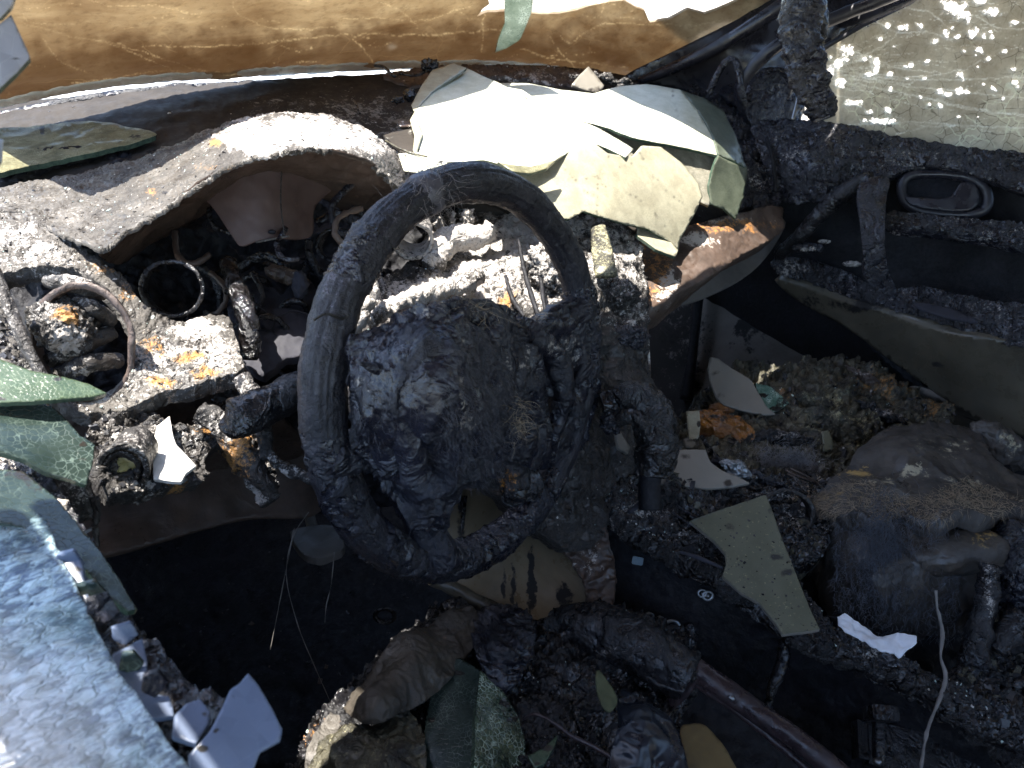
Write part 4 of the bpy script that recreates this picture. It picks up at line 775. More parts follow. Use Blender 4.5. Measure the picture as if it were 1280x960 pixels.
# steering column, stalks
col = thing('column_stalk', P(330, 510, .72), 'charred stubby stalk sticking out left of the steering wheel', 'lever')
ptube('stalk', [(282, 522, .66), (292, 524, .665), (330, 508, .68), (375, 486, .71), (420, 470, .75)], [3, 21, 20, 19, 18], M_char, col, seg=40, n=14, dsp=[(.0022, 60, 4, 'r'), (.0008, 260, 3, 'r')])
blob('stalk_end', (300, 528, .655), (18, 20), M_gloss, col, 5, [(.0014, 120, 3, 'r')], depth=.008)
shl = thing('shift_lever', P(820, 640, .93), 'black melted gear lever arching down on the right of the steering wheel', 'gear lever')
ptube('lever_arm', [(752, 508, .93), (770, 503, .93), (795, 500, .925), (816, 520, .92), (820, 560, .915), (816, 595, .915)], [11, 14, 19, 22, 22, 17], M_gloss, shl, seg=40, n=14, dsp=[(.0035, 50, 4, 'r'), (.001, 240, 3, 'r')])
ptube('lever_boot', [(814, 588, .915), (812, 604, .915), (813, 636, .915)], [15, 14, 15], M_deep, shl, seg=24, dsp=[(.0008, 120, 3, 'f')])
ptube('inner_fold', [(772, 528, .915), (786, 520, .905), (803, 530, .90), (812, 556, .90)], [7, 9, 9, 6], M_gloss, shl, seg=20, dsp=[(.001, 150, 3, 'r')])
blob('knuckle', (764, 528, .92), (16, 18), M_blue, shl, 5, [(.003, 90, 4, 'r')])
col2 = thing('steering_column', P(540, 560, .9), 'melted steering column shroud hanging behind the steering wheel hub', 'steering column')
patch('column_shroud', [(540, 590), (580, 570), (640, 560), (668, 570), (670, 588), (650, 604), (630, 618), (600, 606), (570, 612), (548, 606)], [(540, 590, .86), (668, 570, .90), (630, 618, .91), (570, 612, .90)], M_brown, col2, step=2.5, skirt=.03, ragged=3,
      dsp=[(.006, 40, 4, 'r'), (.0015, 180, 3, 'f')], paint=[('rust', 640, 590, 22, 24, .8), ('rust', 600, 590, 20, 10, .5)])
ptube('column_tube', [(470, 500, .78), (520, 520, .95), (560, 500, 1.1)], [38, 38, 34], M_deep, col2, seg=20, dsp=[(.004, 40, 3, 'r')])
patch('slag_flap', [(620, 590), (640, 570), (664, 576), (668, 606), (656, 630), (642, 640), (630, 624), (622, 606)], [(610, 590, .85), (668, 574, .86), (672, 610, .87), (636, 660, .90), (640, 610, .85)], M_char, col2, step=2.2, skirt=.02, ragged=4, dsp=[(.008, 30, 3, 'v'), (.003, 90, 3, 'v')], paint=[('rust', 636, 600, 10, 14, .4)])
# ================================================================ tunnel panel under the wheel
tun = thing('tunnel_cover', P(680, 780, 1.0), 'sooted cream trim panel with black drips under the steering wheel', 'trim panel')
patch('cover_panel', [(548, 640), (580, 600), (640, 580), (700, 600), (752, 660), (760, 740), (752, 780), (700, 810), (640, 780), (590, 742), (540, 720)],
      [(548, 640, .98), (640, 580, 1.08), (752, 660, 1.02), (752, 780, .95), (640, 780, .95), (590, 742, .95), (540, 720, .95)], M_cream, tun, step=3, skirt=.02, dsp=[(.002, 20, 3, 'f')],
      paint=[('ash', 664, 730, 6, 50, 1.), ('ash', 640, 735, 4, 40, .9), ('ash', 630, 730, 3, 30, .9), ('ash', 576, 640, 6, 40, .8), ('ash', 600, 600, 60, 8, .4), ('ash', 705, 745, 8, 22, .9), ('ash', 716, 760, 10, 12, .9), ('ash', 720, 690, 30, 40, .3), ('rust', 690, 700, 40, 70, .3)])
for q in [(664, 690, 770, 4.5), (640, 705, 752, 2.6), (628, 708, 748, 2.2), (578, 620, 690, 3)]:
    ptube('tar_drip', [(q[0]+4, q[1], 1.0), (q[0], (q[1]+q[2])/2, .985), (q[0]-3, q[2], .97)], [q[3]*.7, q[3], q[3]*.6], M_gloss, tun, seg=8, dsp=[(.0008, 200, 3, 'f')])
patch('molten_flow', [(690, 650), (720, 630), (752, 640), (765, 690), (768, 740), (755, 780), (736, 770), (728, 730), (712, 700)], [(690, 650, .98), (752, 640, .98), (755, 780, .92), (728, 730, .95)], M_brown, tun, step=2.3, skirt=.02, ragged=3, dsp=[(.006, 40, 4, 'r'), (.002, 140, 4, 'r')],
      paint=[('rust', 712, 660, 14, 16, .5), ('ash', 740, 700, 8, 22, .5), ('ash', 736, 690, 20, 30, .25)], key='flow')
ptube('panel_edge', [(540, 722, .94), (590, 748, .94), (640, 775, .93), (690, 808, .92)], [7, 7, 8, 9], M_olive, tun, dsp=[(.002, 90, 3, 'r')])
# pedal
ped = thing('brake_pedal', P(398, 690, 1.0), 'dusty rubber brake pedal in the dark footwell', 'pedal')
patch('pedal_pad', [(363, 668), (372, 660), (408, 656), (424, 662), (430, 682), (420, 692), (396, 698), (376, 690)], [(363, 668, 1.06), (424, 662, 1.07), (396, 698, 1.02)], M_tan, ped, step=3, skirt=.012, back=True, dsp=[(.0008, 60, 3, 'f')])
ptube('pedal_arm', [(392, 665, 1.08), (385, 630, 1.10), (388, 590, 1.12), (395, 550, 1.15)], [7, 6, 6, 7], M_tan, ped, seg=10)
ped = thing('clutch_ring', P(480, 775, 1.05), 'small scorched ring lying on the footwell floor', 'ring')
ring('metal_ring', 481, 770, 12, 9, 1.14, .25, M_char, .012, parent=ped)
# ================================================================ console
con = thing('centre_console', P(950, 900, .9), 'burnt centre console running back between the seats, crusted rim over a black hollow', 'console')
patch('console_side', [(738, 640), (770, 650), (830, 690), (900, 730), (960, 775), (1030, 800), (1100, 830), (1190, 870), (1290, 930), (1290, 1010), (1000, 1010), (900, 900), (860, 830), (770, 790), (740, 720)],
      [(738, 640, 1.02), (900, 730, .96), (1030, 800, .92), (1290, 930, .86), (1290, 1010, .90), (1000, 1010, .96), (860, 830, .98), (740, 720, 1.02), (1000, 880, .98)], M_deep, con, step=4, skirt=.02, dsp=[(.004, 20, 4, 'f'), (.0015, 90, 3, 'r')], key='cside')
patch('console_rim', [(742, 588), (775, 580), (800, 600), (850, 628), (905, 650), (945, 690), (985, 720), (1030, 780), (1100, 805), (1150, 835), (1200, 862), (1290, 900), (1290, 945), (1200, 905), (1150, 868), (1080, 836), (1010, 808), (960, 770), (905, 728), (860, 706), (830, 688), (795, 672), (760, 640)],
      [(742, 588, 1.0), (850, 628, 1.0), (945, 690, .98), (1030, 780, .90), (1150, 835, .86), (1290, 900, .82), (1290, 945, .81), (1080, 836, .86), (905, 728, .91), (795, 672, .95)], M_gloss, con, step=2., skirt=.03, ragged=3,
      dsp=[(.007, 26, 4, 'r'), (.003, 90, 4, 'r'), (.0008, 300, 2, 'f')], key='crim', paint=[('ash', 800, 645, 50, 14, .35), ('ash', 860, 670, 30, 14, .3), ('ash', 1080, 820, 30, 8, .35), ('ash', 790, 610, 20, 10, .35)])
ptube('bright_strip', [(850, 690, .89), (872, 697, .885), (903, 710, .88)], [2, 3, 2], M_foil, con, seg=8)
ptube('bright_strip', [(786, 640, .92), (800, 630, .93), (806, 622, .93)], [3, 3.5, 3], M_foil, con, seg=8)
for u, v, s in [(840, 784, 9), (812, 771, 5), (885, 745, 6), (878, 742, 5), (826, 775, 4)]:
    bolt = ring('bolt_head', u, v, s, s*.85, .955, .3, M_steel, .008, parent=con, dsp=[(.0001, 100, 1, 'f')]); blob('bolt_stud', (u, v, .957), (s*.45, s*.4), M_steel, bolt, 3)
pbox('blue_tag', (797, 701, .965), .014, .010, .002, flatmat('pale_blue_plastic', (.05, .09, .12), (.08, .13, .16), 60, .4), con, rot=-.2)
for pts, r in [([(980, 800), (978, 830), (965, 860), (960, 890)], [5, 7, 5, 2]), ([(860, 780), (866, 800), (860, 820)], [4, 5, 3])]:
    ptube('grey_drip', [(u, v, .91) for u, v in pts], r, M_char, con, seg=12, dsp=[(.0015, 120, 3, 'r')])
pbox('seat_bracket', (1101, 892, .86), .030, .016, .03, M_char, con, rot=-.1, tilt=.5); pbox('bracket_post', (1098, 925, .87), .010, .05, .012, M_char, con)
blob('bolt_stud', (1097, 952, .86), (6, 5), M_steel, con, 4)
pbox('lower_tray', (1150, 945, .90), .16, .05, .02, M_char, con, rot=-.25, tilt=.6)
# ================================================================ passenger door
door = thing('passenger_door', P(1150, 520, 1.45), 'soot black inner side of the passenger door with blistered trim and bare handle', 'car door')
XD = .70
patch('door_core', [(960, 150), (1010, 152), (1130, 175), (1290, 200), (1290, 545), (1240, 535), (1150, 490), (1060, 410), (975, 350), (965, 250)], [(960, 150, 1.54), (1290, 200, 1.25), (1290, 545, 1.34), (1060, 410, 1.50), (975, 350, 1.60), (965, 250, 1.56), (1150, 300, 1.42)],
      M_deep, door, step=4, skirt=.02, dsp=[(.003, 20, 3, 'f')])
patch('belt_trim', [(940, 160), (975, 150), (1015, 152), (1060, 158), (1130, 172), (1200, 184), (1290, 196), (1290, 240), (1235, 225), (1195, 212), (1150, 208), (1115, 222), (1075, 228), (1052, 240), (1020, 252), (975, 254), (960, 230), (950, 190)],
      [(940, 160, 1.50), (1015, 152, 1.44), (1130, 172, 1.33), (1290, 196, 1.21), (1290, 240, 1.20), (1150, 208, 1.31), (1052, 240, 1.38), (965, 245, 1.46), (1020, 200, 1.38)], M_blue, door, step=2.3, skirt=.03, ragged=2.5,
      dsp=[(.005, 26, 3, 'f'), (.003, 80, 4, 'r'), (.0009, 280, 3, 'f')], key='belt', paint=[('ash', 1000, 185, 60, 30, .22), ('ash', 1120, 195, 60, 20, .22)])
ptube('belt_seam', [(958, 172, 1.45), (966, 200, 1.43), (970, 240, 1.43)], 2.5, M_deep, door, seg=8)
# handle surround: pressed oval with a lever in it
a = np.linspace(0, 2*np.pi, 16, endpoint=False)
ov = [(1181+54*np.sign(math.cos(x))*abs(math.cos(x))**.7+3*math.sin(x), 243+25*np.sign(math.sin(x))*abs(math.sin(x))**.8+.08*54*math.cos(x)) for x in a]
hs = ptube('handle_surround', [(u, v, 1.30-.0006*(u-1180)) for u, v in ov], 6, M_pillar, door, closed=True, seg=16, n=6, dsp=[(.0006, 100, 3, 'f')])
patch('handle_recess', ov, [(1130, 240, 1.35), (1235, 245, 1.29), (1180, 268, 1.31)], M_deep, door, step=4, skirt=.01)
patch('handle_lever', [(1132, 246), (1160, 248), (1186, 247), (1196, 236), (1202, 228), (1218, 230), (1224, 244), (1220, 258), (1204, 264), (1170, 262), (1140, 256)], [(1132, 246, 1.315), (1202, 228, 1.275), (1220, 258, 1.27), (1150, 258, 1.30)], M_pillar, hs, step=3, skirt=.012, dsp=[(.0005, 80, 2, 'f')])
patch('pull_handle', [(1072, 236), (1084, 224), (1100, 220), (1112, 226), (1108, 250), (1106, 290), (1109, 330), (1122, 368), (1112, 371), (1096, 362), (1082, 348), (1078, 310), (1074, 270)], [(1072, 236, 1.30), (1112, 226, 1.29), (1106, 290, 1.255), (1122, 368, 1.30), (1082, 348, 1.29), (1078, 290, 1.27)], M_blue, door, step=2.6, skirt=.022, dsp=[(.0014, 40, 3, 'f'), (.0007, 140, 3, 'r')])
ptube('pull_brace', [(1090, 222, 1.32), (1060, 238, 1.35), (1030, 262, 1.38), (1000, 295, 1.42), (975, 318, 1.48)], [9, 10, 9, 8, 7], M_char, door, seg=16, dsp=[(.002, 60, 4, 'r')])
patch('handle_ledge', [(1112, 265), (1150, 268), (1200, 272), (1290, 284), (1290, 306), (1230, 296), (1160, 286), (1112, 280)], [(1112, 265, 1.33), (1290, 284, 1.22), (1290, 306, 1.21), (1112, 280, 1.32)], M_blue, door, step=3, skirt=.03, dsp=[(.0018, 70, 4, 'r')], ragged=1.5, paint=[('ash', 1180, 275, 80, 8, .3), ('ash', 1260, 290, 40, 8, .3)], key='ledge')
patch('armrest_shelf', [(968, 326), (1000, 322), (1060, 340), (1080, 352), (1115, 362), (1160, 360), (1230, 375), (1290, 385), (1290, 432), (1220, 420), (1165, 400), (1110, 385), (1060, 372), (1010, 352), (975, 345)],
      [(968, 326, 1.55), (1060, 340, 1.46), (1290, 385, 1.20), (1290, 432, 1.19), (1110, 385, 1.38), (975, 345, 1.55)], M_blue, door, step=2.5, skirt=.03, ragged=2.5, dsp=[(.003, 50, 4, 'r'), (.001, 200, 3, 'r')], key='arm',
      paint=[('ash', 990, 335, 26, 10, .5), ('ash', 1080, 366, 50, 8, .3), ('ash', 1220, 390, 60, 12, .25)])
patch('trim_strip', [(1140, 378), (1165, 380), (1200, 390), (1222, 402), (1190, 398), (1155, 388)], [(1140, 378, 1.30), (1222, 402, 1.22), (1165, 380, 1.28)], M_foil, door, step=3, skirt=.004)
patch('door_pocket', [(968, 350), (1005, 358), (1060, 378), (1110, 392), (1180, 415), (1290, 440), (1290, 540), (1262, 538), (1220, 522), (1170, 492), (1110, 448), (1050, 405), (1000, 378)],
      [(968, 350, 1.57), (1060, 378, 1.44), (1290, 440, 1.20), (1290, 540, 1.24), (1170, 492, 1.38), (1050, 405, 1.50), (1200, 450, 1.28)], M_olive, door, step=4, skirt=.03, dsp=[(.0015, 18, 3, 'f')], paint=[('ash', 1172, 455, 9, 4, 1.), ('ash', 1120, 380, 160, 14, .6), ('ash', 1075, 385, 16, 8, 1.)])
for q in [(1010, 310, 22, 8), (1065, 330, 14, 5), (1030, 302, 10, 4)]: blob('molten_fleck', (q[0], q[1], 1.42), (q[2], q[3]), M_blue, door, 4, [(.002, 90, 4, 'r')], [('ash', q[0], q[1], 14, 5, .7)])
box('door_core', (.70, -1.4, .30), (.745, -.245, .955), M_deep, door, .006)
# its window
win = thing('side_window', P(1150, 180, 1.3), 'passenger door window browned by smoke, cracked with pale clear patches', 'window')
spots = [(1192, 12, 20, 12), (1206, 22, 12, 8), (1150, 32, 6, 5), (1218, 42, 8, 8), (1168, 52, 5, 4), (1183, 40, 5, 6), (1130, 36, 9, 6), (1058, 62, 10, 7), (1035, 88, 8, 8), (1050, 78, 8, 8), (1095, 82, 9, 9), (1112, 30, 6, 5), (1068, 130, 12, 5), (1105, 150, 22, 5), (1200, 96, 5, 8), (1200, 115, 6, 6), (1050, 102, 8, 7), (1112, 112, 4, 4), (1240, 14, 14, 6), (1268, 28, 6, 5), (1268, 102, 5, 4), (1138, 80, 4, 4), (1225, 2, 10, 6), (1222, 60, 5, 5)]
gr = np.random.default_rng(21)
ln = [[(1032, 88), (1080, 92), (1140, 96), (1200, 88), (1226, 76)], [(1034, 92), (1100, 98), (1180, 100), (1290, 96)], [(1034, 96), (1120, 106), (1200, 114), (1290, 124)], [(1036, 100), (1110, 112), (1190, 130), (1290, 148)], [(1160, 124), (1220, 138), (1290, 144)], [(1036, 104), (1060, 112), (1090, 114)],
      [(1038, 84), (1060, 74), (1100, 60), (1128, 34)], [(1120, 168), (1160, 158), (1220, 158), (1290, 160)], [(1030, 110), (1050, 120), (1075, 122)], [(1130, 10), (1160, 14), (1180, 30)], [(1060, 156), (1140, 152), (1200, 158)], [(1040, 60), (1080, 68), (1120, 84), (1170, 90)], [(1090, 22), (1120, 40), (1160, 40), (1190, 52)], [(1220, 20), (1245, 34), (1290, 36)], [(1030, 72), (1060, 84), (1090, 100), (1140, 104)]]
for k in range(90):
    x, y = gr.uniform(1030, 1280), gr.uniform(0, 165); ln.append([(x, y), (x+gr.uniform(6, 14), y+gr.uniform(-3, 3)), (x+gr.uniform(16, 30), y+gr.uniform(-6, 6))])
ln = [(c, .7 if i < 15 else .42) for i, c in enumerate(ln)]
for k in range(16):
    a_ = gr.uniform(-.75, .45); L = gr.uniform(40, 150); ln.append(([(1030, 90), (1030+L*.5*math.cos(a_), 90+L*.5*math.sin(a_)), (1030+L*math.cos(a_*.8), 90+L*math.sin(a_*.8))], .5))
patch('window_glass', [(1012, 155), (1010, 120), (1018, 84), (1036, 60), (1080, 34), (1140, 5), (1200, -40), (1300, -45), (1300, 200), (1200, 190), (1100, 170)], [(u, v, tx(u, v, .70)) for u, v in [(1012, 155), (1020, 60), (1200, -40), (1300, -45), (1300, 200), (1100, 170)]],
      G_side, win, step=1.5, lines=ln, skirt=.004, back=True, smooth=False, dsp=[(.001, 20, 2, 'f')], paint=[('ash', a_, b_, c_*.85, d_*.85, .95) for a_, b_, c_, d_ in spots]+[('ash', a_, b_, r_, r_*.8, .95) for a_, b_, r_ in zip(gr.uniform(1030, 1275, 60), gr.uniform(0, 150, 60), gr.uniform(1.5, 4.5, 60))])
box('window_glass', (.712, -1.2, .96), (.716, -.23, 1.39), G_side, win)
# hanging rag of headliner by the pillar
rag = thing('burnt_rag', P(1015, 150, 1.25), 'black shredded rag of burnt lining hanging beside the passenger window', 'burnt lining')
ptube('rag_strip', [(1012, -20, 1.24), (1003, 10, 1.25), (1000, 40, 1.25), (1004, 70, 1.25), (1012, 100, 1.25), (1024, 128, 1.26), (1030, 150, 1.265)], [14, 19, 18, 17, 16, 12, 4], M_blue, rag, seg=48, n=18, flat=.6, dsp=[(.007, 30, 4, 'r'), (.0025, 110, 4, 'r')])
ptube('rag_strip', [(1018, -10, 1.25), (1024, 20, 1.26), (1026, 50, 1.27)], [8, 9, 4], M_char, rag, seg=20, dsp=[(.003, 70, 4, 'r')])
tag = thing('thin_rod', P(1000, 148, 1.3), 'thin pale rod standing against the dark mirror mount', 'rod')
ptube('rod', [(1001, 106, 1.33), (996, 128, 1.33), (991, 150, 1.33)], [1.6, 1.6, 2.4], M_steel, tag, seg=8)
# ================================================================ broken glass, each piece a thing of its own
def shard(label, outline, ctrl, mat, cat='glass shard', group='pieces of broken safety glass', name='glass_shard', thick=.004, step=3., edge=G_edge, dsp=[(.0006, 40, 2, 'f')], smooth=False, paint=(), ragged=.4, **k):
    sg = np.random.default_rng(len(label)); ou = np.array(outline, float); ce = ou.mean(0); paint = list(paint)
    if group == 'pieces of broken safety glass':
        for q in range(3):
            e = ou[sg.integers(len(ou))]*.75+ce*.25; paint.append(('ash', e[0], e[1], sg.uniform(3, 12), sg.uniform(2, 6), sg.uniform(.4, .8)))
    o = patch(name, outline, ctrl, mat, None, step=step, skirt=thick, back=True, dsp=dsp, smooth=smooth, paint=paint, edge=edge, ragged=ragged, **k)
    return setp(o, label, cat, group)
GD = 'sheets of shattered glass lying on the dashboard'
shard('large sunlit sheet of crazed glass on the dashboard directly above the steering wheel', [(584, 86), (625, 104), (660, 124), (700, 140), (745, 158), (792, 186), (782, 197), (764, 188), (745, 180), (722, 182), (702, 196), (688, 204), (660, 210), (630, 206), (605, 200), (575, 202), (530, 204), (522, 190), (528, 166), (518, 140), (540, 116)],
      [(584, 86, 1.36), (745, 158, 1.20), (792, 186, 1.17), (660, 210, 1.02), (530, 204, 1.01), (518, 140, 1.12), (640, 150, 1.14)], G_dash, group=GD, lines=[([(520, 160), (560, 172), (600, 168)], .5), ([(740, 160), (744, 172), (748, 181)], .6), ([(600, 110), (640, 150), (650, 205)], .4)], dsp=[(.0012, 10, 2, 'f')])
shard('grey-green upturned corner of glass at the top left of the dashboard sheets', [(566, 79), (584, 85), (540, 115), (518, 140), (514, 132), (526, 108), (540, 88)], [(566, 79, 1.34), (540, 115, 1.20), (514, 132, 1.14)], G_grey, group=GD, step=3)  # tilted corner's dimmer light is put into its greyer glass colour
shard('small pale strip of glass along the left edge of the dashboard sheets', [(518, 140), (528, 166), (521, 190), (528, 204), (516, 188), (518, 170), (512, 150)], [(518, 140, 1.11), (528, 204, .995), (512, 150, 1.09)], G_grey, group=GD)
shard('bright bowed glass sheet on the far side of the dashboard by the pillar', [(640, 104), (660, 104), (700, 112), (742, 117), (775, 108), (808, 105), (850, 112), (872, 138), (890, 168), (897, 194), (862, 186), (820, 178), (790, 172), (760, 160), (700, 142), (660, 124), (624, 104)],
      [(640, 104, 1.40), (808, 105, 1.42), (850, 112, 1.42), (897, 194, 1.25), (790, 172, 1.20), (700, 142, 1.24), (800, 135, 1.33)], G_dash, group=GD, lines=[([(786, 136), (800, 146), (818, 157)], .6), ([(720, 128), (760, 140), (840, 166), (890, 183)], .5), ([(840, 114), (850, 150), (872, 180)], .4)], dsp=[(.001, 10, 2, 'f')])
shard('grey-green folded glass strip curving down the right end of the dashboard sheets', [(848, 111), (880, 122), (904, 138), (922, 175), (934, 212), (915, 200), (897, 194), (890, 168), (872, 138)], [(848, 111, 1.425), (904, 138, 1.42), (934, 212, 1.30), (897, 194, 1.25), (880, 150, 1.34)], G_green, group=GD, dsp=[(.002, 20, 2, 'f')])
shard('dark green glass flap hanging over the right end of the dashboard', [(897, 194), (934, 212), (930, 245), (920, 274), (906, 262), (888, 255), (886, 232), (890, 215)], [(897, 194, 1.25), (934, 212, 1.30), (920, 274, 1.27), (888, 255, 1.24)], G_green, group=GD, dsp=[(.001, 20, 2, 'f')])
shard('grainy grey glass lying under the gap between the two bright sheets', [(750, 150), (800, 170), (850, 178), (900, 190), (892, 222), (886, 258), (870, 250), (840, 215), (790, 200), (760, 180)], [(750, 150, 1.24), (900, 190, 1.28), (886, 258, 1.235), (760, 180, 1.21)],
      crazed('grainy_grey_glass', (.16, .15, .11), (.28, .26, .20), (.45, .42, .34), sc=600, width=.2, amt=.7, rough=.5, bump=.8, bd=.001), group=GD)
shard('ivory crazed glass slumped over the front lip of the dashboard, right of the wheel', [(602, 200), (632, 212), (655, 216), (672, 208), (690, 186), (712, 178), (745, 180), (760, 192), (790, 196), (802, 182), (826, 184), (852, 204), (872, 228), (878, 246), (868, 268), (850, 300), (848, 312), (830, 298), (808, 286), (780, 280), (748, 270), (730, 264), (712, 274), (680, 274), (640, 256), (600, 236)],
      [(602, 200, 1.03), (712, 178, 1.10), (826, 184, 1.20), (878, 246, 1.20), (848, 312, 1.16), (748, 270, 1.06), (680, 274, 1.02), (600, 236, 1.00), (760, 220, 1.10)], G_grey, group=GD, lines=[([(746, 270), (750, 215), (764, 192)], .6), ([(700, 205), (735, 240), (748, 246)], .5), ([(800, 190), (830, 236), (870, 262)], .5), ([(630, 220), (690, 262)], .4), ([(750, 230), (800, 250), (846, 300)], .5), ([(680, 214), (720, 226), (790, 204)], .4)], dsp=[(.0012, 12, 2, 'f')])
shard('small pale three-cornered glass below the ivory sheet beside the glovebox panel', [(796, 284), (812, 276), (832, 296), (848, 312), (844, 321), (820, 312), (796, 294)], [(796, 284, 1.13), (848, 312, 1.145), (844, 321, 1.12)], G_grey, group=GD)
shard('olive curved sliver of glass edge showing under the large dashboard sheet', [(622, 202), (640, 206), (665, 208), (694, 200), (684, 210), (662, 217), (640, 214)], [(622, 202, 1.01), (694, 200, 1.03), (650, 216, 1.0)], G_frost, group=GD)
for pts, z in [([(675, 131), (710, 141), (752, 153), (795, 166), (840, 175), (885, 181)], 1.195), ([(786, 136), (800, 146), (818, 157)], 1.27)]:
    pass
shard('thin frosted olive glass sheet on the left end of the dashboard', [(-20, 168), (40, 158), (110, 152), (160, 158), (196, 168), (170, 178), (120, 190), (60, 202), (-20, 214)], [(-20, 168, 1.02), (110, 152, 1.07), (196, 168, 1.03), (60, 202, .95), (-20, 214, .90)], G_frost, smooth=True, thick=.006, dsp=[(.002, 30, 3, 'f')])
shard('small dark grey triangle of glass standing on the far dashboard edge', [(736, 83), (756, 108), (748, 116), (730, 112), (714, 106), (726, 92)], [(736, 83, 1.48), (756, 108, 1.46), (714, 106, 1.42)], G_flat, edge=G_flat)
shard('small brown-grey chip on the dashboard left of the white sheets', [(497, 152), (516, 150), (516, 158), (500, 159)], [(497, 152, 1.12), (516, 150, 1.14), (500, 159, 1.11)], M_brown, edge=M_ash, cat='chip')
shard('flat tan plate lying between hood and white glass sheets', [(478, 168), (515, 160), (520, 186), (512, 198), (488, 178)], [(478, 168, 1.10), (515, 160, 1.12), (512, 198, 1.02)], M_deck, edge=M_ash, cat='plate')
shard('small orange-white flake at the corner between hood and white glass', [(498, 192), (522, 190), (560, 204), (530, 216), (505, 214)], [(498, 192, 1.0), (560, 204, .99), (505, 214, .95)], G_dash, edge=M_ash, cat='chip')
shard('long dark glass piece with a slanted edge in the driver seat', [(545, 826), (575, 822), (600, 838), (600, 1000), (524, 1000), (532, 900)], [(545, 826, .80), (600, 838, .78), (600, 1000, .66), (524, 1000, .67)], G_dark, step=3, thick=.006, dsp=[(.0003, 20, 2, 'f')])
shard('rounded glittering half of the glass piece in the driver seat', [(600, 838), (612, 846), (632, 868), (648, 895), (656, 925), (658, 1000), (592, 1000), (594, 900)], [(600, 838, .78), (658, 1000, .70), (592, 1000, .66), (650, 900, .755)],
      crazed('glittering_crazed_glass', (.02, .032, .02), (.08, .11, .06), (.6, .72, .58), sc=210, width=.14, amt=1., rough=.25, bump=1., bd=.002, speck=.5), step=2.5, thick=.006, dsp=[(.0006, 150, 2, 'f')])
shard('small dark green shard at the bottom edge of the driver seat', [(660, 945), (682, 932), (698, 918), (692, 935), (680, 955), (668, 960)], [(660, 945, .70), (698, 918, .72), (668, 960, .69)], G_leafg)
st = ptube('bright_edge_line', [(545, 828, .798), (538, 880, .76), (530, 930, .72), (524, 975, .685)], 1.1, G_crys, None, seg=6); setp(st, 'added bright line tracing the left edge of the driver seat glass', 'edge line')  # bright edge of the seat glass, drawn as an added pale tube
setp(patch('leaf', [(745, 840), (750, 838), (760, 852), (770, 868), (771, 880), (762, 889), (752, 880), (746, 862)], [(745, 840, .76), (771, 880, .73), (762, 889, .72), (748, 870, .735)], M_leaf, None, step=2.5, skirt=.0015, back=True, dsp=[(.001, 60, 3, 'f')]), 'pale green pointed leaf-like flake standing on the seat debris', 'flake')
setp(patch('paint_flake', [(850, 912), (862, 905), (878, 905), (895, 920), (912, 945), (930, 990), (870, 1000), (858, 950)], [(850, 912, .76), (895, 920, .76), (930, 990, .70), (870, 1000, .68)], M_ochre, None, step=3, skirt=.003, back=True, dsp=[(.001, 40, 3, 'f')]), 'ochre brown flake lying right of the dark plastic bag', 'flake')
# left side shards
shard('green leaf-shaped glass shard across the round vent', [(-20, 444), (0, 449), (40, 464), (80, 471), (110, 480), (134, 492), (120, 496), (80, 499), (40, 502), (-20, 504)], [(-20, 444, .56), (134, 492, .585), (-20, 504, .53), (60, 480, .56)], G_leafg, step=3, smooth=False)
shard('dark cracked glass plate below the green shard on the left', [(-20, 503), (60, 504), (75, 515), (100, 545), (118, 556), (116, 580), (108, 607), (90, 600), (60, 592), (30, 575), (-20, 560)], [(-20, 503, .54), (118, 556, .56), (108, 607, .54), (-20, 560, .51)], G_dark, step=3)
shard('long pointed dark green shard hanging into the footwell', [(-20, 585), (30, 590), (70, 622), (95, 652), (120, 682), (150, 725), (172, 762), (160, 764), (135, 745), (110, 715), (90, 700), (60, 690), (30, 660), (-20, 650)], [(-20, 585, .50), (95, 652, .50), (172, 762, .47), (60, 690, .47), (-20, 650, .47)], G_dark, step=3, paint=[('ash', 30, 600, 50, 16, .5)])
shard('blue reflecting shard pointing up at the bottom left, largest of the loose blue ones', [(310, 842), (322, 856), (340, 886), (353, 912), (350, 926), (325, 940), (312, 975), (240, 1000), (235, 945), (262, 915), (280, 880), (288, 862), (298, 856)], [(310, 842, .40), (353, 920, .385), (240, 1000, .36), (250, 930, .37)], G_bluef, step=4, edge=G_bluef)
shard('small rounded blue shard beside the large blue pointed one', [(232, 880), (250, 873), (262, 888), (262, 902), (245, 930), (215, 920), (218, 895)], [(232, 880, .40), (262, 902, .395), (215, 920, .385)], G_bluef, step=4, edge=G_bluef)
shard('blue shard with a raised tip in the door glass line', [(178, 798), (184, 828), (182, 850), (190, 868), (212, 870), (218, 895), (180, 900), (150, 860), (140, 818), (160, 808)], [(178, 798, .43), (218, 895, .40), (150, 860, .405)], G_bluef, step=4, edge=G_bluef)
shard('lilac-blue shard at the upper end of the broken door glass', [(62, 700), (72, 690), (95, 688), (102, 705), (108, 735), (118, 770), (105, 775), (85, 742)], [(62, 700, .46), (102, 705, .46), (118, 770, .44)], G_bluef, step=4, edge=G_bluef)
shard('pale blue-grey glass corner at the top left close to the camera', [(-170, 20), (-40, 60), (14, 18), (24, 40), (38, 72), (20, 92), (-2, 112), (-40, 120), (-190, 170)], [(-170, 60, .38), (38, 72, .41), (-2, 112, .40)], G_top, step=4)
shard('whitish glass sliver in the top left corner of the view', [(-40, -30), (24, -20), (14, 8), (0, 22), (-40, 30)], [(-40, -30, .40), (24, -20, .41), (-40, 30, .40)], G_top, step=4)
shard('pale greenish bit of glass at the left border under the frosted sheet', [(-20, 172), (4, 174), (3, 205), (-20, 212)], [(-20, 172, .38), (4, 174, .39), (3, 205, .38)], G_top, step=4)
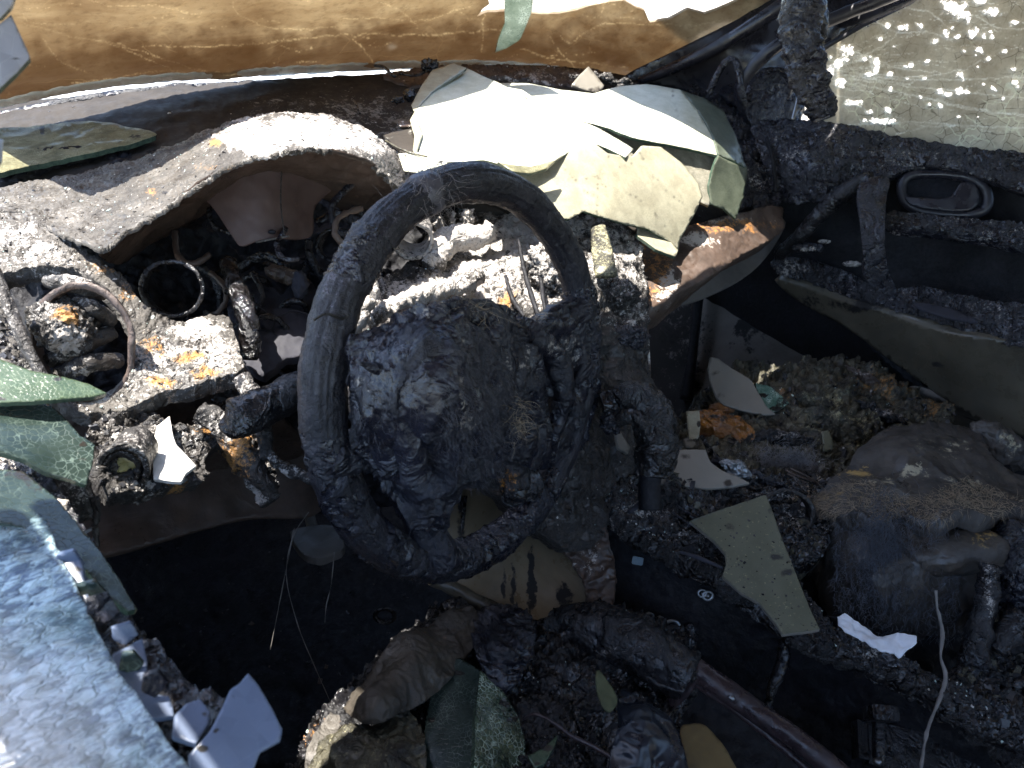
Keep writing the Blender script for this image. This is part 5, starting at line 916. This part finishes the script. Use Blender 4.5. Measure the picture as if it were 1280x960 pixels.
# driver's door with the shattered glass standing in it
dd = thing('driver_door', (-.74, -.1, .2), 'driver door sill with shattered blue glass standing in it, close to the camera', 'car door')
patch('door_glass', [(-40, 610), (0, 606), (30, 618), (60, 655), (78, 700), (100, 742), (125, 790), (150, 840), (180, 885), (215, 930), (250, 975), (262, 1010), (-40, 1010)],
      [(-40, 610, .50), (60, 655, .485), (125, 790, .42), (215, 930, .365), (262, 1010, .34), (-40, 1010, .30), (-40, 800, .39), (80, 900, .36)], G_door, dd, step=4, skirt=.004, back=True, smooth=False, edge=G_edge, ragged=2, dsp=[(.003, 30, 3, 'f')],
      paint=[('ash', 10, 640, 80, 46, .9), ('ash', 40, 680, 40, 30, .4), ('rust', -10, 960, 160, 140, 1.), ('rust', 40, 940, 90, 80, 1.), ('rust', 0, 900, 90, 60, 1.), ('rust', -10, 840, 40, 60, .8)])  # the white marks paint the sunlit corner into the glass colour
patch('door_sill_crust', [(-40, 560), (20, 575), (60, 600), (90, 640), (120, 690), (145, 740), (175, 790), (200, 815), (225, 850), (255, 875), (275, 880), (280, 900), (260, 1010), (60, 1010), (-40, 800)],
      [(-40, 560, .56), (90, 640, .54), (145, 740, .50), (225, 850, .44), (280, 900, .42), (260, 1010, .37), (-40, 800, .45)], M_blue, dd, step=3, skirt=.05, ragged=4, dsp=[(.006, 40, 4, 'r'), (.002, 130, 3, 'r')], key='sill', paint=[('rust', 70, 590, 30, 14, .5), ('ash', 40, 590, 60, 20, .4), ('ash', 200, 810, 30, 20, .3), ('ash', 80, 640, 10, 26, .8)])
box('door_skin', (-.775, -1.3, .2), (-.76, .9, .93), M_paintw, dd, .004)
box('door_shell', (-.757, -1.3, .2), (-.70, .9, .80), M_deep, dd, .004)
for k in range(6):                                     # crumbs of glass along the broken edge
    f = k/8+.06; u = 70+190*f+g2.normal(0, 4); v = 690+245*f+g2.normal(0, 5); t = .47-.1*f
    n_ = 5; aa = np.sort(g2.uniform(0, 2*np.pi, n_)); s = g2.uniform(12, 24)
    pl = [(u+s*math.cos(x), v+s*math.sin(x)*.9) for x in np.linspace(0, 2*np.pi, 6)[:5]+g2.uniform(-.3, .3, 5)]
    patch('glass_crumb', pl, [(pl[0][0], pl[0][1], t), (pl[2][0], pl[2][1], t+g2.uniform(-.01, .01)), (pl[3][0], pl[3][1], t-.008)], [G_bluef, G_dark, M_blue][k % 3], dd, step=4, skirt=.0025, back=True, smooth=False)
# ================================================================ passenger seat
seat = thing('passenger_seat', P(1150, 800, 1.2), 'passenger seat burnt down to crusts, its hide cover slumped and singed', 'car seat')
patch('cushion_crust', [(836, 548), (850, 528), (872, 508), (905, 478), (945, 462), (985, 466), (1030, 460), (1075, 458), (1110, 476), (1150, 500), (1185, 520), (1180, 545), (1140, 560), (1090, 580), (1060, 620), (1030, 680), (1010, 720), (980, 720), (940, 690), (900, 650), (850, 630), (822, 600)],
      [(836, 548, 1.20), (945, 462, 1.42), (1075, 458, 1.46), (1185, 520, 1.36), (1090, 580, 1.24), (1010, 720, .98), (900, 650, 1.02), (822, 600, 1.05), (980, 560, 1.20)],
      M_olivecr, seat, step=2., skirt=.03, ragged=4, dsp=[(.014, 12, 3, 'f'), (.012, 30, 4, 'v'), (.005, 90, 4, 'r', .6), (.001, 350, 2, 'f')], key='cushion',
      paint=[('ash', 1022, 512, 26, 12, .5), ('ash', 1050, 545, 50, 20, .4), ('rust', 1120, 486, 70, 16, .55), ('ash', 1060, 560, 20, 10, .5), ('rust', 1165, 515, 30, 10, .5), ('rust', 985, 512, 20, 10, .5)])
patch('front_crust', [(836, 600), (900, 600), (950, 600), (1000, 600), (1040, 610), (1040, 660), (1020, 700), (990, 700), (960, 690), (900, 660), (840, 625)], [(836, 600, 1.0), (950, 600, 1.05), (1040, 610, 1.08), (1020, 700, .95), (900, 660, .96)], M_gloss, seat, step=2., skirt=.03, ragged=4,
      dsp=[(.006, 30, 4, 'r'), (.003, 100, 4, 'r')], key='fcrust', paint=[('ash', 1005, 640, 30, 30, .5), ('ash', 1020, 600, 30, 10, .4), ('rust', 1010, 630, 16, 16, .3)])
blob('orange_foam', (905, 536, rest(905, 536, 'cushion', .004)), (44, 22), char('orange_melted_foam', (.10, .035, .01), (.32, .13, .025), (.50, .28, .08), flecks=.3, sc=40, rough=(.3, .6), bump=.5, ash=(.015, .012, .01)), seat, 6, [(.003, 50, 4, 'r'), (.0008, 200, 3, 'f')], [('ash', 905, 522, 30, 5, .8), ('ash', 930, 552, 30, 8, .8)], warp=[(.008, 25, 3, 'f')], rot=-.35, depth=.02)
blob('orange_foam', (902, 512, rest(902, 512, 'cushion', .004)), (18, 11), bpy.data.materials['orange_melted_foam'], seat, 5, [(.002, 70, 4, 'r')], depth=.015)
for u, v, a_, b_, r_, m_ in [(922, 588, 26, 14, -.55, M_steel), (905, 580, 20, 8, -.5, M_foil), (960, 600, 34, 10, -.4, M_blue), (945, 625, 60, 13, .25, M_char), (960, 612, 30, 8, -.3, M_gloss), (890, 566, 30, 8, -1.0, M_char), (1010, 500, 30, 14, -.2, M_olivecr), (1040, 530, 46, 20, -.4, M_olivecr), (1080, 470, 30, 8, -.5, M_brown), (1110, 520, 50, 10, -.45, M_char),
                          (980, 548, 40, 14, -.1, M_char), (1000, 580, 30, 12, -.2, M_haird), (1023, 504, 14, 8, .2, M_olivecr)]:
    blob('burnt_lump', (u, v, rest(u, v, ['cushion', 'fcrust'], .002)), (a_, b_), m_, seat, 5 if a_ < 30 else 6, [(.004, 60, 4, 'r'), (.0012, 220, 3, 'r')], [('ash', u, v-b_*.5, a_*.7, b_*.5, .35)], warp=[(.005, 30, 2, 'f')], rot=r_, depth=.015)
ring('cup_ring', 985, 640, 33, 26, rest(985, 640, ['fcrust', 'cushion'], .01), .09, M_ashb, .02, parent=seat, rot=.2)
for pts in [[(982, 588), (1000, 596), (1018, 602)], [(984, 592), (1000, 600), (1014, 606)], [(988, 586), (1006, 594), (1022, 604)]]: ptube('spring_wire', [(u, v, 1.06) for u, v in pts], 1.4, M_brown, seat, seg=6)
for pts in [[(840, 640), (870, 660), (890, 668)], [(846, 632), (876, 650), (900, 660)], [(838, 650), (860, 668), (880, 676)]]: ptube('spring_wire', [(u, v, .96) for u, v in pts], 1.6, M_blue, seat, seg=6)
hidec = [(1012, 655, 1.00), (1045, 585, 1.08), (1100, 545, 1.14), (1180, 527, 1.18), (1230, 550, 1.16), (1290, 590, 1.10), (1290, 640, .98), (1200, 640, .95), (1120, 650, .95), (1060, 640, .96), (1120, 590, 1.03), (1200, 580, 1.05)]
patch('hide_cover', [(1010, 660), (1018, 630), (1038, 602), (1060, 580), (1082, 556), (1110, 540), (1150, 530), (1190, 526), (1225, 535), (1236, 560), (1240, 580), (1290, 610), (1290, 645), (1262, 640), (1230, 652), (1205, 645), (1180, 655), (1150, 652), (1120, 640), (1100, 655), (1070, 640), (1046, 646), (1025, 640), (1014, 662)],
      hidec, M_hide, seat, step=2.3, skirt=.03, ragged=2, dsp=[(.012, 9, 2, 'f'), (.003, 26, 2, 'v', .4), (.0005, 220, 3, 'f')], key='hide', paint=[('rust', 1068, 590, 22, 8, 1.), ('ash', 1142, 588, 16, 6, .9), ('ash', 1100, 600, 60, 10, .35), ('ash', 1205, 600, 30, 8, .5), ('rust', 1050, 625, 30, 5, .5), ('ash', 1180, 560, 30, 12, .35)])
blob('hide_fold', (1252, 560, 1.20), (44, 26), M_hide, seat, 6, [(.003, 50, 4, 'r')], [('ash', 1262, 556, 14, 12, .4)], warp=[(.010, 16, 3, 'f')], rot=-.6, depth=.03)
patch('torn_hollow', [(1208, 540), (1232, 550), (1262, 580), (1270, 615), (1240, 600), (1215, 585), (1205, 560)], [(1208, 540, 1.235), (1262, 580, 1.18), (1240, 600, 1.16)], M_deep, seat, step=3)
patch('padding', [(1016, 640), (1060, 635), (1120, 640), (1180, 645), (1250, 650), (1262, 700), (1240, 760), (1200, 790), (1150, 800), (1100, 800), (1055, 786), (1025, 740), (1010, 690)],
      [(1016, 640, 1.02), (1120, 640, .98), (1250, 650, 1.0), (1240, 760, .98), (1150, 800, .99), (1055, 786, .99), (1010, 690, 1.05), (1090, 710, .93), (1170, 740, .945)], M_hide, seat, step=2.4, skirt=.06, ragged=2,
      dsp=[(.010, 12, 2, 'f'), (.005, 26, 2, 'v', .45), (.001, 120, 3, 'f')])
blob('padding', (1190, 690, .955), (84, 27), M_hide, seat, 6, [(.002, 60, 4, 'f')], [('rust', 1225, 670, 22, 12, .3)], warp=[(.004, 20, 3, 'f')], rot=.08, depth=.035)
blob('padding', (1275, 720, .95), (46, 70), M_blue, seat, 6, [(.003, 50, 4, 'r')], warp=[(.008, 16, 3, 'f')], depth=.05)
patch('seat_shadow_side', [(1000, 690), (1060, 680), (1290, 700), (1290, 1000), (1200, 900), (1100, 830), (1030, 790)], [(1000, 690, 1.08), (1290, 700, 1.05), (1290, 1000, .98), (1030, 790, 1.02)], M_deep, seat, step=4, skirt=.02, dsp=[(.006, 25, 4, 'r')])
patch('slag_heap', [(1180, 880), (1195, 840), (1212, 815), (1222, 780), (1236, 760), (1250, 800), (1262, 830), (1290, 820), (1290, 960), (1240, 930)], [(1180, 880, .86), (1236, 760, .96), (1290, 820, .94), (1290, 960, .82)], M_gloss, seat, step=2.3, skirt=.03, ragged=4, dsp=[(.009, 25, 4, 'r'), (.003, 90, 4, 'r')], key='slag', paint=[('ash', 1220, 800, 16, 20, .35), ('ash', 1235, 720, 8, 40, .4)])
for pts, r in [([(1238, 705), (1234, 740), (1228, 780), (1216, 830)], [6, 8, 10, 14]), ([(1240, 810), (1262, 790), (1280, 770)], [10, 12, 14]), ([(1235, 870), (1240, 900), (1236, 940)], [10, 9, 5]), ([(1262, 860), (1290, 840)], [9, 10]), ([(1250, 945), (1275, 930), (1300, 915)], [8, 12, 18])]:
    ptube('charred_strut', [(u, v, .90) for u, v in pts], r, M_char, seat, seg=24, dsp=[(.004, 60, 4, 'r'), (.001, 220, 3, 'r')], paint=[('ash', 1275, 935, 20, 14, .4), ('ash', 1236, 730, 8, 40, .35)])
it = []
V, T = PATCH['hide']; c = V[T].mean(1); u, v, _ = proj(c); Nn = vnormals(V, T)[T[:, 0]]
for k in g2.integers(0, len(T), 9000):
    lowv = 612+12*math.sin(u[k]/22.)
    if v[k] > lowv: it.append((c[k], np.array([0, 0, -.8])+Nn[k]*.7+g2.normal(size=3)*.35, g2.uniform(.006, .02)))
strands('singed_hair', it, M_hairb, seat, r=.0003, curl=.2, drop=.2, kind='stuff')
it = []
for k in range(3200):
    a_, b_ = (g2.normal(1105, 16), g2.normal(690, 34)) if k % 2 else (g2.uniform(1040, 1200), g2.uniform(650, 800))
    it.append((P(a_, b_, .925+.0001*(a_-1100)), g2.normal(size=3)*.5+np.array([-.2, -.1, -.5]), g2.uniform(.006, .022)))
strands('singed_hair', it, flatmat('blue_grey_fibre', (.05, .056, .07), (.10, .11, .135), 40, .6), seat, r=.0003, curl=.25, drop=.15, kind='stuff')
it = [(P(g2.normal(980, 24), g2.normal(578, 10), rest(980, 578, 'cushion', .004)), g2.normal(size=3)*.7+np.array([.5, -.2, -.2]), g2.uniform(.008, .028)) for _ in range(1100)]
strands('ash_wool', it, flatmat('grey_wool', (.15, .145, .15), (.26, .255, .26), 40, .8), seat, r=.0003, curl=.35, drop=.1, kind='stuff')
it = [(P(g2.normal(1138, 14), g2.normal(660, 4), .97), g2.normal(size=3)*.3+np.array([.7, -.3, .1]), g2.uniform(.008, .02)) for _ in range(500)]
strands('singed_hair', it, M_hair, seat, r=.0003, curl=.12, drop=.02, kind='stuff')
# shards lying on the passenger seat and console
_c = ['cushion', 'fcrust', 'crim']
def lay(pts, off=.01, key=_c): return [(u, v, rest(u, v, key, off)-o) for u, v, o in pts]
# passenger-seat shards
shard('tall grey fin-shaped shard standing on the burnt pile, soot backed', [(888, 446), (898, 448), (914, 460), (938, 474), (950, 494), (958, 508), (970, 518), (955, 519), (930, 514), (905, 507), (896, 498), (888, 478), (885, 460)], (lambda t: [(888, 446, t+.035), (950, 494, t+.012), (970, 518, t), (905, 507, t+.004)])(rest(935, 510, _c, .012)), G_flat, edge=G_flat, step=3)
shard('glittering green crystal edge beside the grey fin-shaped shard', [(944, 479), (960, 482), (974, 492), (986, 504), (974, 514), (964, 516), (956, 505), (948, 492)], (lambda t: [(944, 479, t+.03), (986, 504, t+.01), (964, 516, t)])(rest(965, 512, _c, .008)), G_crys, thick=.008, step=2.5, dsp=[(.002, 120, 3, 'f')])
shard('small upright pale slab of glass left of the orange foam', [(858, 514), (874, 513), (876, 530), (874, 545), (868, 556), (862, 550)], (lambda t: [(858, 514, t+.02), (874, 513, t+.02), (868, 556, t)])(rest(866, 545, _c, .012)), G_grey, edge=G_grey)
shard('small grey chip under the upright pale slab', [(855, 548), (864, 548), (872, 558), (868, 562), (856, 559)], (lambda t: [(855, 548, t), (872, 558, t), (856, 559, t-.005)])(rest(864, 554, _c, .006)), G_flat, edge=G_flat)
shard('flat dark grey shard right of the gear lever', [(822, 565), (850, 562), (882, 562), (888, 578), (902, 588), (922, 596), (938, 604), (920, 608), (888, 611), (850, 608), (820, 604)], (lambda t: [(822, 565, t+.03), (882, 562, t+.03), (938, 604, t-.002), (850, 608, t-.004)])(min(rest(870, 595, _c, .008), rest(915, 598, _c, .008))), G_flat, edge=G_flat)
shard('small grey shard framed inside the bend of the gear lever', [(768, 534), (774, 536), (780, 548), (788, 558), (785, 568), (772, 560)], [(768, 534, .97), (788, 558, .97), (772, 560, .96)], G_flat, edge=G_flat)
shard('large olive-grey concave shard leaning on the console rim', [(862, 651), (900, 637), (935, 626), (957, 618), (966, 640), (974, 664), (984, 690), (1000, 730), (1012, 760), (1025, 787), (1004, 790), (978, 793), (968, 778), (950, 755), (925, 740), (903, 720), (908, 704), (906, 692), (892, 676)],
      [(862, 651, .93), (957, 618, .97), (1025, 787, .80), (978, 793, .80), (903, 720, .87), (980, 690, .89)], G_olive, edge=G_flat, step=3, dsp=[(.0006, 20, 2, 'f')], key='bigshard', paint=[('ash', 972, 697, 7, 5, 1.), ('ash', 984, 716, 9, 5, .8), ('ash', 962, 640, 5, 4, .7)])
shard('tiny green leaf-shaped chip of glass leaning on the pile near the hide', [(1027, 540), (1036, 537), (1044, 560), (1030, 566)], (lambda t: [(1027, 540, t+.01), (1036, 537, t+.01), (1030, 566, t)])(rest(1034, 555, _c, .01)), G_olive, edge=G_flat)
# ================================================================ driver seat
M_fold = char('tan_melted_foam', (.018, .015, .012), (.06, .05, .038), (.12, .10, .08), flecks=.2, sc=34, rough=(.45, .75), bump=.5, melt=.5, ash=(.3, .27, .22))
ds = thing('driver_seat', P(560, 900, .9), 'driver seat front with melted foam, cracked folds and a patch of sunlight', 'car seat')
patch('seat_crust', [(384, 960), (400, 920), (430, 885), (450, 860), (470, 830), (500, 800), (540, 772), (575, 763), (600, 775), (640, 765), (665, 790), (700, 775), (740, 760), (790, 775), (840, 800), (872, 830), (868, 870), (850, 905), (860, 1000), (380, 1000)],
      [(384, 960, .76), (450, 860, .83), (575, 763, .93), (740, 760, .93), (872, 830, .90), (860, 1000, .76), (380, 1000, .73), (620, 880, .80), (560, 1000, .70)],
      M_char, ds, step=2.3, skirt=.06, ragged=4, dsp=[(.012, 14, 3, 'f'), (.010, 32, 4, 'v'), (.004, 110, 4, 'r', .6), (.0008, 350, 2, 'f')], key='dseat', paint=[('rust', 410, 940, 20, 30, .4), ('ash', 620, 800, 40, 20, .2)])
patch('sunlit_bolster', [(382, 965), (384, 935), (398, 910), (412, 892), (434, 880), (438, 892), (424, 912), (418, 935), (404, 956), (396, 975)], [(382, 965, .725), (434, 880, .80), (404, 956, .735)], M_ash, ds, step=2.5, skirt=.02, ragged=2, dsp=[(.002, 60, 4, 'f')])
patch('slumped_cover', [(436, 892), (440, 868), (458, 850), (478, 828), (500, 806), (528, 786), (556, 768), (580, 762), (594, 772), (600, 792), (590, 812), (572, 832), (556, 856), (530, 876), (500, 890), (468, 902)],
      [(436, 892, .73), (458, 850, .76), (528, 786, .83), (580, 762, .88), (600, 792, .86), (556, 856, .77), (500, 890, .72), (510, 830, .755), (470, 880, .70)], M_fold, ds, step=2., skirt=.04, ragged=2,
      dsp=[(.008, 16, 2, 'f'), (.004, 20, 2, 'v', .4), (.0014, 90, 3, 'v'), (.0004, 260, 2, 'f')], paint=[('ash', 470, 880, 40, 20, -.1), ('rust', 540, 790, 30, 10, .15)])
patch('slumped_cover', [(596, 790), (606, 772), (630, 766), (652, 770), (662, 790), (654, 830), (640, 860), (618, 862), (604, 840), (596, 815)], [(596, 790, .86), (652, 770, .88), (654, 830, .82), (618, 862, .78), (625, 810, .81)], M_melt, ds, step=2.1, skirt=.04, ragged=3,
      dsp=[(.008, 28, 3, 'v'), (.004, 70, 3, 'v')])
patch('slumped_cover', [(404, 1000), (400, 960), (420, 930), (450, 912), (490, 905), (524, 915), (520, 1000)], [(404, 1000, .70), (450, 912, .74), (524, 915, .73), (520, 1000, .67), (460, 950, .69)], M_olivecr, ds, step=2.1, skirt=.04, ragged=3, dsp=[(.008, 24, 3, 'v'), (.004, 70, 3, 'v')], paint=[('ash', 440, 930, 30, 12, .3)])
ptube('seat_roll', [(700, 775, .90), (740, 785, .88), (800, 810, .85), (862, 848, .83)], [16, 30, 33, 30], M_char, ds, seg=56, n=24, dsp=[(.002, 30, 3, 'f'), (.0018, 110, 4, 'r')], paint=[('ash', 790, 812, 60, 10, .12)])
patch('roll_crust', [(712, 772), (740, 760), (780, 768), (830, 790), (872, 830), (866, 850), (840, 830), (812, 822), (780, 800), (750, 790)], [(712, 772, .88), (780, 768, .875), (872, 830, .83), (866, 850, .81), (780, 800, .84)], M_gloss, ds, step=2, skirt=.02, ragged=4, dsp=[(.002, 60, 4, 'r'), (.002, 170, 4, 'r')], key='roll')
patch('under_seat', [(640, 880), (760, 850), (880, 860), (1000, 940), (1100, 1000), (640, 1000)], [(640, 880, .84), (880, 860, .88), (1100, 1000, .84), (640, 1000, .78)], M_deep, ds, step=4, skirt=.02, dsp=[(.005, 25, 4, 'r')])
rail = thing('seat_rail_tube', P(960, 960, .8), 'long plum brown metal tube running down from the seat roll', 'tube')
ptube('rail_tube', [(858, 830, .83), (900, 858, .81), (960, 900, .79), (1010, 935, .775), (1070, 985, .76)], [15, 15, 14, 14, 14], M_pipe, rail, seg=32, n=16, dsp=[(.0006, 120, 4, 'f')])
ptube('rail_flange', [(866, 852, .82), (920, 888, .80), (990, 945, .785), (1040, 990, .775)], [5, 5, 5, 5], M_pipe, rail, seg=12, dsp=[(.0006, 120, 4, 'f')])
blob('bright_chip', (914, 873, .79), (5, 3), M_steel, rail, 3, [(.001, 300, 2, 'f')], rot=-.6)
ptube('cross_strap', [(838, 880, .83), (860, 855, .82), (872, 838, .815)], [9, 9, 9], M_pipe, rail, seg=16, flat=.5, dsp=[(.001, 90, 3, 'r')])
# plastic bag, paper, cables
bag = patch('plastic_bag', [(773, 868), (780, 860), (795, 872), (815, 882), (832, 892), (840, 905), (850, 925), (860, 960), (864, 1000), (770, 1000), (762, 950), (768, 925), (778, 905), (772, 888)], [(773, 868, .76), (832, 892, .74), (864, 1000, .69), (770, 1000, .68), (800, 920, .70)], M_bag, None, step=2.2, skirt=.02, back=False,
            dsp=[(.006, 18, 2, 'f'), (.0022, 42, 2, 'r')])
setp(bag, 'crumpled dark blue-black plastic bag on the driver seat debris', 'plastic bag')
pap = patch('paper_scrap', [(1046, 774), (1052, 771), (1066, 780), (1080, 786), (1096, 796), (1112, 798), (1130, 796), (1146, 797), (1147, 806), (1136, 816), (1124, 825), (1108, 818), (1090, 812), (1072, 800), (1054, 794), (1046, 786)], [(1046, 774, .86), (1096, 796, .85), (1147, 800, .83), (1124, 825, .82), (1090, 812, .825)], M_paper, None, step=2.5, skirt=.0015, back=True, smooth=False,
            dsp=[(.004, 30, 3, 'r'), (.001, 90, 2, 'r')])
setp(pap, 'crumpled white paper scrap on the console rim in front of the hide', 'paper')
st = ptube('hanging_strand', [(1170, 738, .86), (1172, 760, .855), (1178, 790, .85), (1176, 820, .84), (1182, 848, .83), (1172, 880, .82), (1160, 910, .81), (1154, 940, .80), (1150, 975, .79)], [1.6, 2.2, 2.6, 2.2, 2.6, 2, 1.8, 2, 1.8], M_strand, None, seg=8, dsp=[(.0012, 60, 3, 'f')])
setp(st, 'long pale crusted wire hanging in front of the passenger seat', 'wire')
st = ptube('bent_cable', [(653, 900, .74), (668, 893, .73), (690, 902, .72), (715, 920, .715), (745, 935, .71), (775, 955, .70), (795, 980, .69)], [1.5, 2, 2.4, 3, 3, 3, 3], M_pipe, None, seg=10, dsp=[(.0006, 120, 3, 'f')])
setp(st, 'thin bent cable lying across the seat debris left of the bag', 'cable')
for pts, lab in [([(368, 660), (352, 740), (338, 812)], 'hair-thin strand falling left of the pedal into the dark'), ([(386, 640), (366, 672), (358, 720), (372, 780), (392, 830), (416, 884)], 'long hair-thin strand crossing the pedal down to the sunlit bolster'), ([(418, 690), (414, 730), (408, 756), (406, 778)], 'short crusty thread hanging below the pedal')]:
    st = ptube('thin_strand', [(u, v, .86) for u, v in pts], .55, M_strand, None, seg=5, dsp=[(.0006, 60, 3, 'f')]); setp(st, lab, 'strand', 'thin strands hanging in the footwell')
st = ptube('wire_loop', [(468, 82, 1.40), (480, 84, 1.39), (492, 95, 1.36), (500, 92, 1.38), (520, 94, 1.38), (532, 88, 1.39), (536, 82, 1.40)], [1.6, 2, 2, 2, 2, 2.6, 3], M_gloss, None, seg=8); setp(st, 'black looped wire on the far dashboard edge', 'wire')
b = blob('charred_knob', (537, 82, 1.38), (14, 11), M_gloss, None, 5, [(.004, 90, 4, 'r')], depth=.015); setp(b, 'black charred knob at the end of the looped wire', 'charred lump', 'black lumps on the dashboard')
b = blob('charred_knob', (497, 125, 1.22), (9, 6), M_gloss, None, 4, [(.002, 120, 3, 'r')]); setp(b, 'smaller black lump left of its ribbed neighbour on the dashboard', 'charred lump', 'black lumps on the dashboard')
b = blob('charred_knob', (512, 119, 1.24), (10, 10), M_gloss, None, 4, [(.003, 100, 3, 'r')]); setp(b, 'ribbed black lump just left of the white glass sheets', 'charred lump', 'black lumps on the dashboard')
b = ptube('burnt_stick', [(440, 124, 1.22), (446, 132, 1.19), (450, 142, 1.17)], [1.4, 1.4, 1.2], M_char, None, seg=6); setp(b, 'thin burnt stick on the dashboard behind the hood', 'stick')
b = ptube('torn_cord', [(482, 176, 1.04), (500, 186, 1.01), (518, 192, 1.0), (534, 196, .99)], [1.2, 1.4, 1.4, 1.], M_olivecr, None, seg=6); setp(b, 'thin olive cord under the edge of the tan plate', 'cord')
# ================================================================ loose char, ash flakes and glass grains
M_glint = flatmat('glass_grain', (.30, .42, .38), (.6, .7, .66), 300, .1, coat=.6)
M_flake = flatmat('pale_ash_flake', (.38, .35, .31), (.55, .52, .48), 80, .8)
M_chip = flatmat('black_chip', (.015, .015, .017), (.04, .04, .045), 80, .35)
def sc_(label, name, *a, **k):
    o = scatter(name, *a, **k); o['label'] = label; o['category'] = 'debris'
sc_('loose ash flakes and black crumbs over the grey dashboard crust', 'ash_flakes', ['hood', 'fascia', 'deck', 'lip'], 1800, [M_flake, M_chip, M_ashb, M_ash, M_char, M_ash], size=(.0006, .0034), seed=2)
sc_('ash crumbs over the sunlit centre stack and driver side crust', 'ash_flakes', ['stack', 'lower', 'sidec', 'endc'], 2400, [M_ashb, M_chip, M_char, M_ash], size=(.001, .0055), seed=3)
sc_('char fragments heaped over the passenger seat crust', 'char_fragments', ['cushion', 'fcrust', 'slag'], 3000, [M_char, M_gloss, M_olivecr, M_char, M_chip], size=(.0015, .010), seed=4)
sc_('char fragments over the driver seat and console rim', 'char_fragments', ['dseat', 'crim', 'roll', 'sill'], 3000, [M_char, M_gloss, M_blue, M_chip], size=(.0012, .0075), seed=5)
sc_('fine black grit and pale dust on the large olive shard', 'grit', ['bigshard'], 150, [M_chip, M_char, M_olivecr], size=(.0006, .0026), seed=9)
sc_('crumbs of glass and soot strewn over the dark footwell floor', 'floor_crumbs', ['floor'], 260, [M_char, M_ashb, M_char, M_chip, M_brown], size=(.0015, .007), seed=12)
sc_('tiny glass grains sparkling among the debris', 'glass_grains', ['cushion', 'dseat', 'crim', 'hood', 'fascia', 'stack'], 900, [M_glint, M_flake], size=(.0007, .0022), seed=6, flatn=.6)
sc_('small crusts clinging to the door trim', 'char_crumbs', ['belt', 'arm', 'ledge'], 1500, [M_blue, M_chip, M_char], size=(.0012, .006), seed=7)
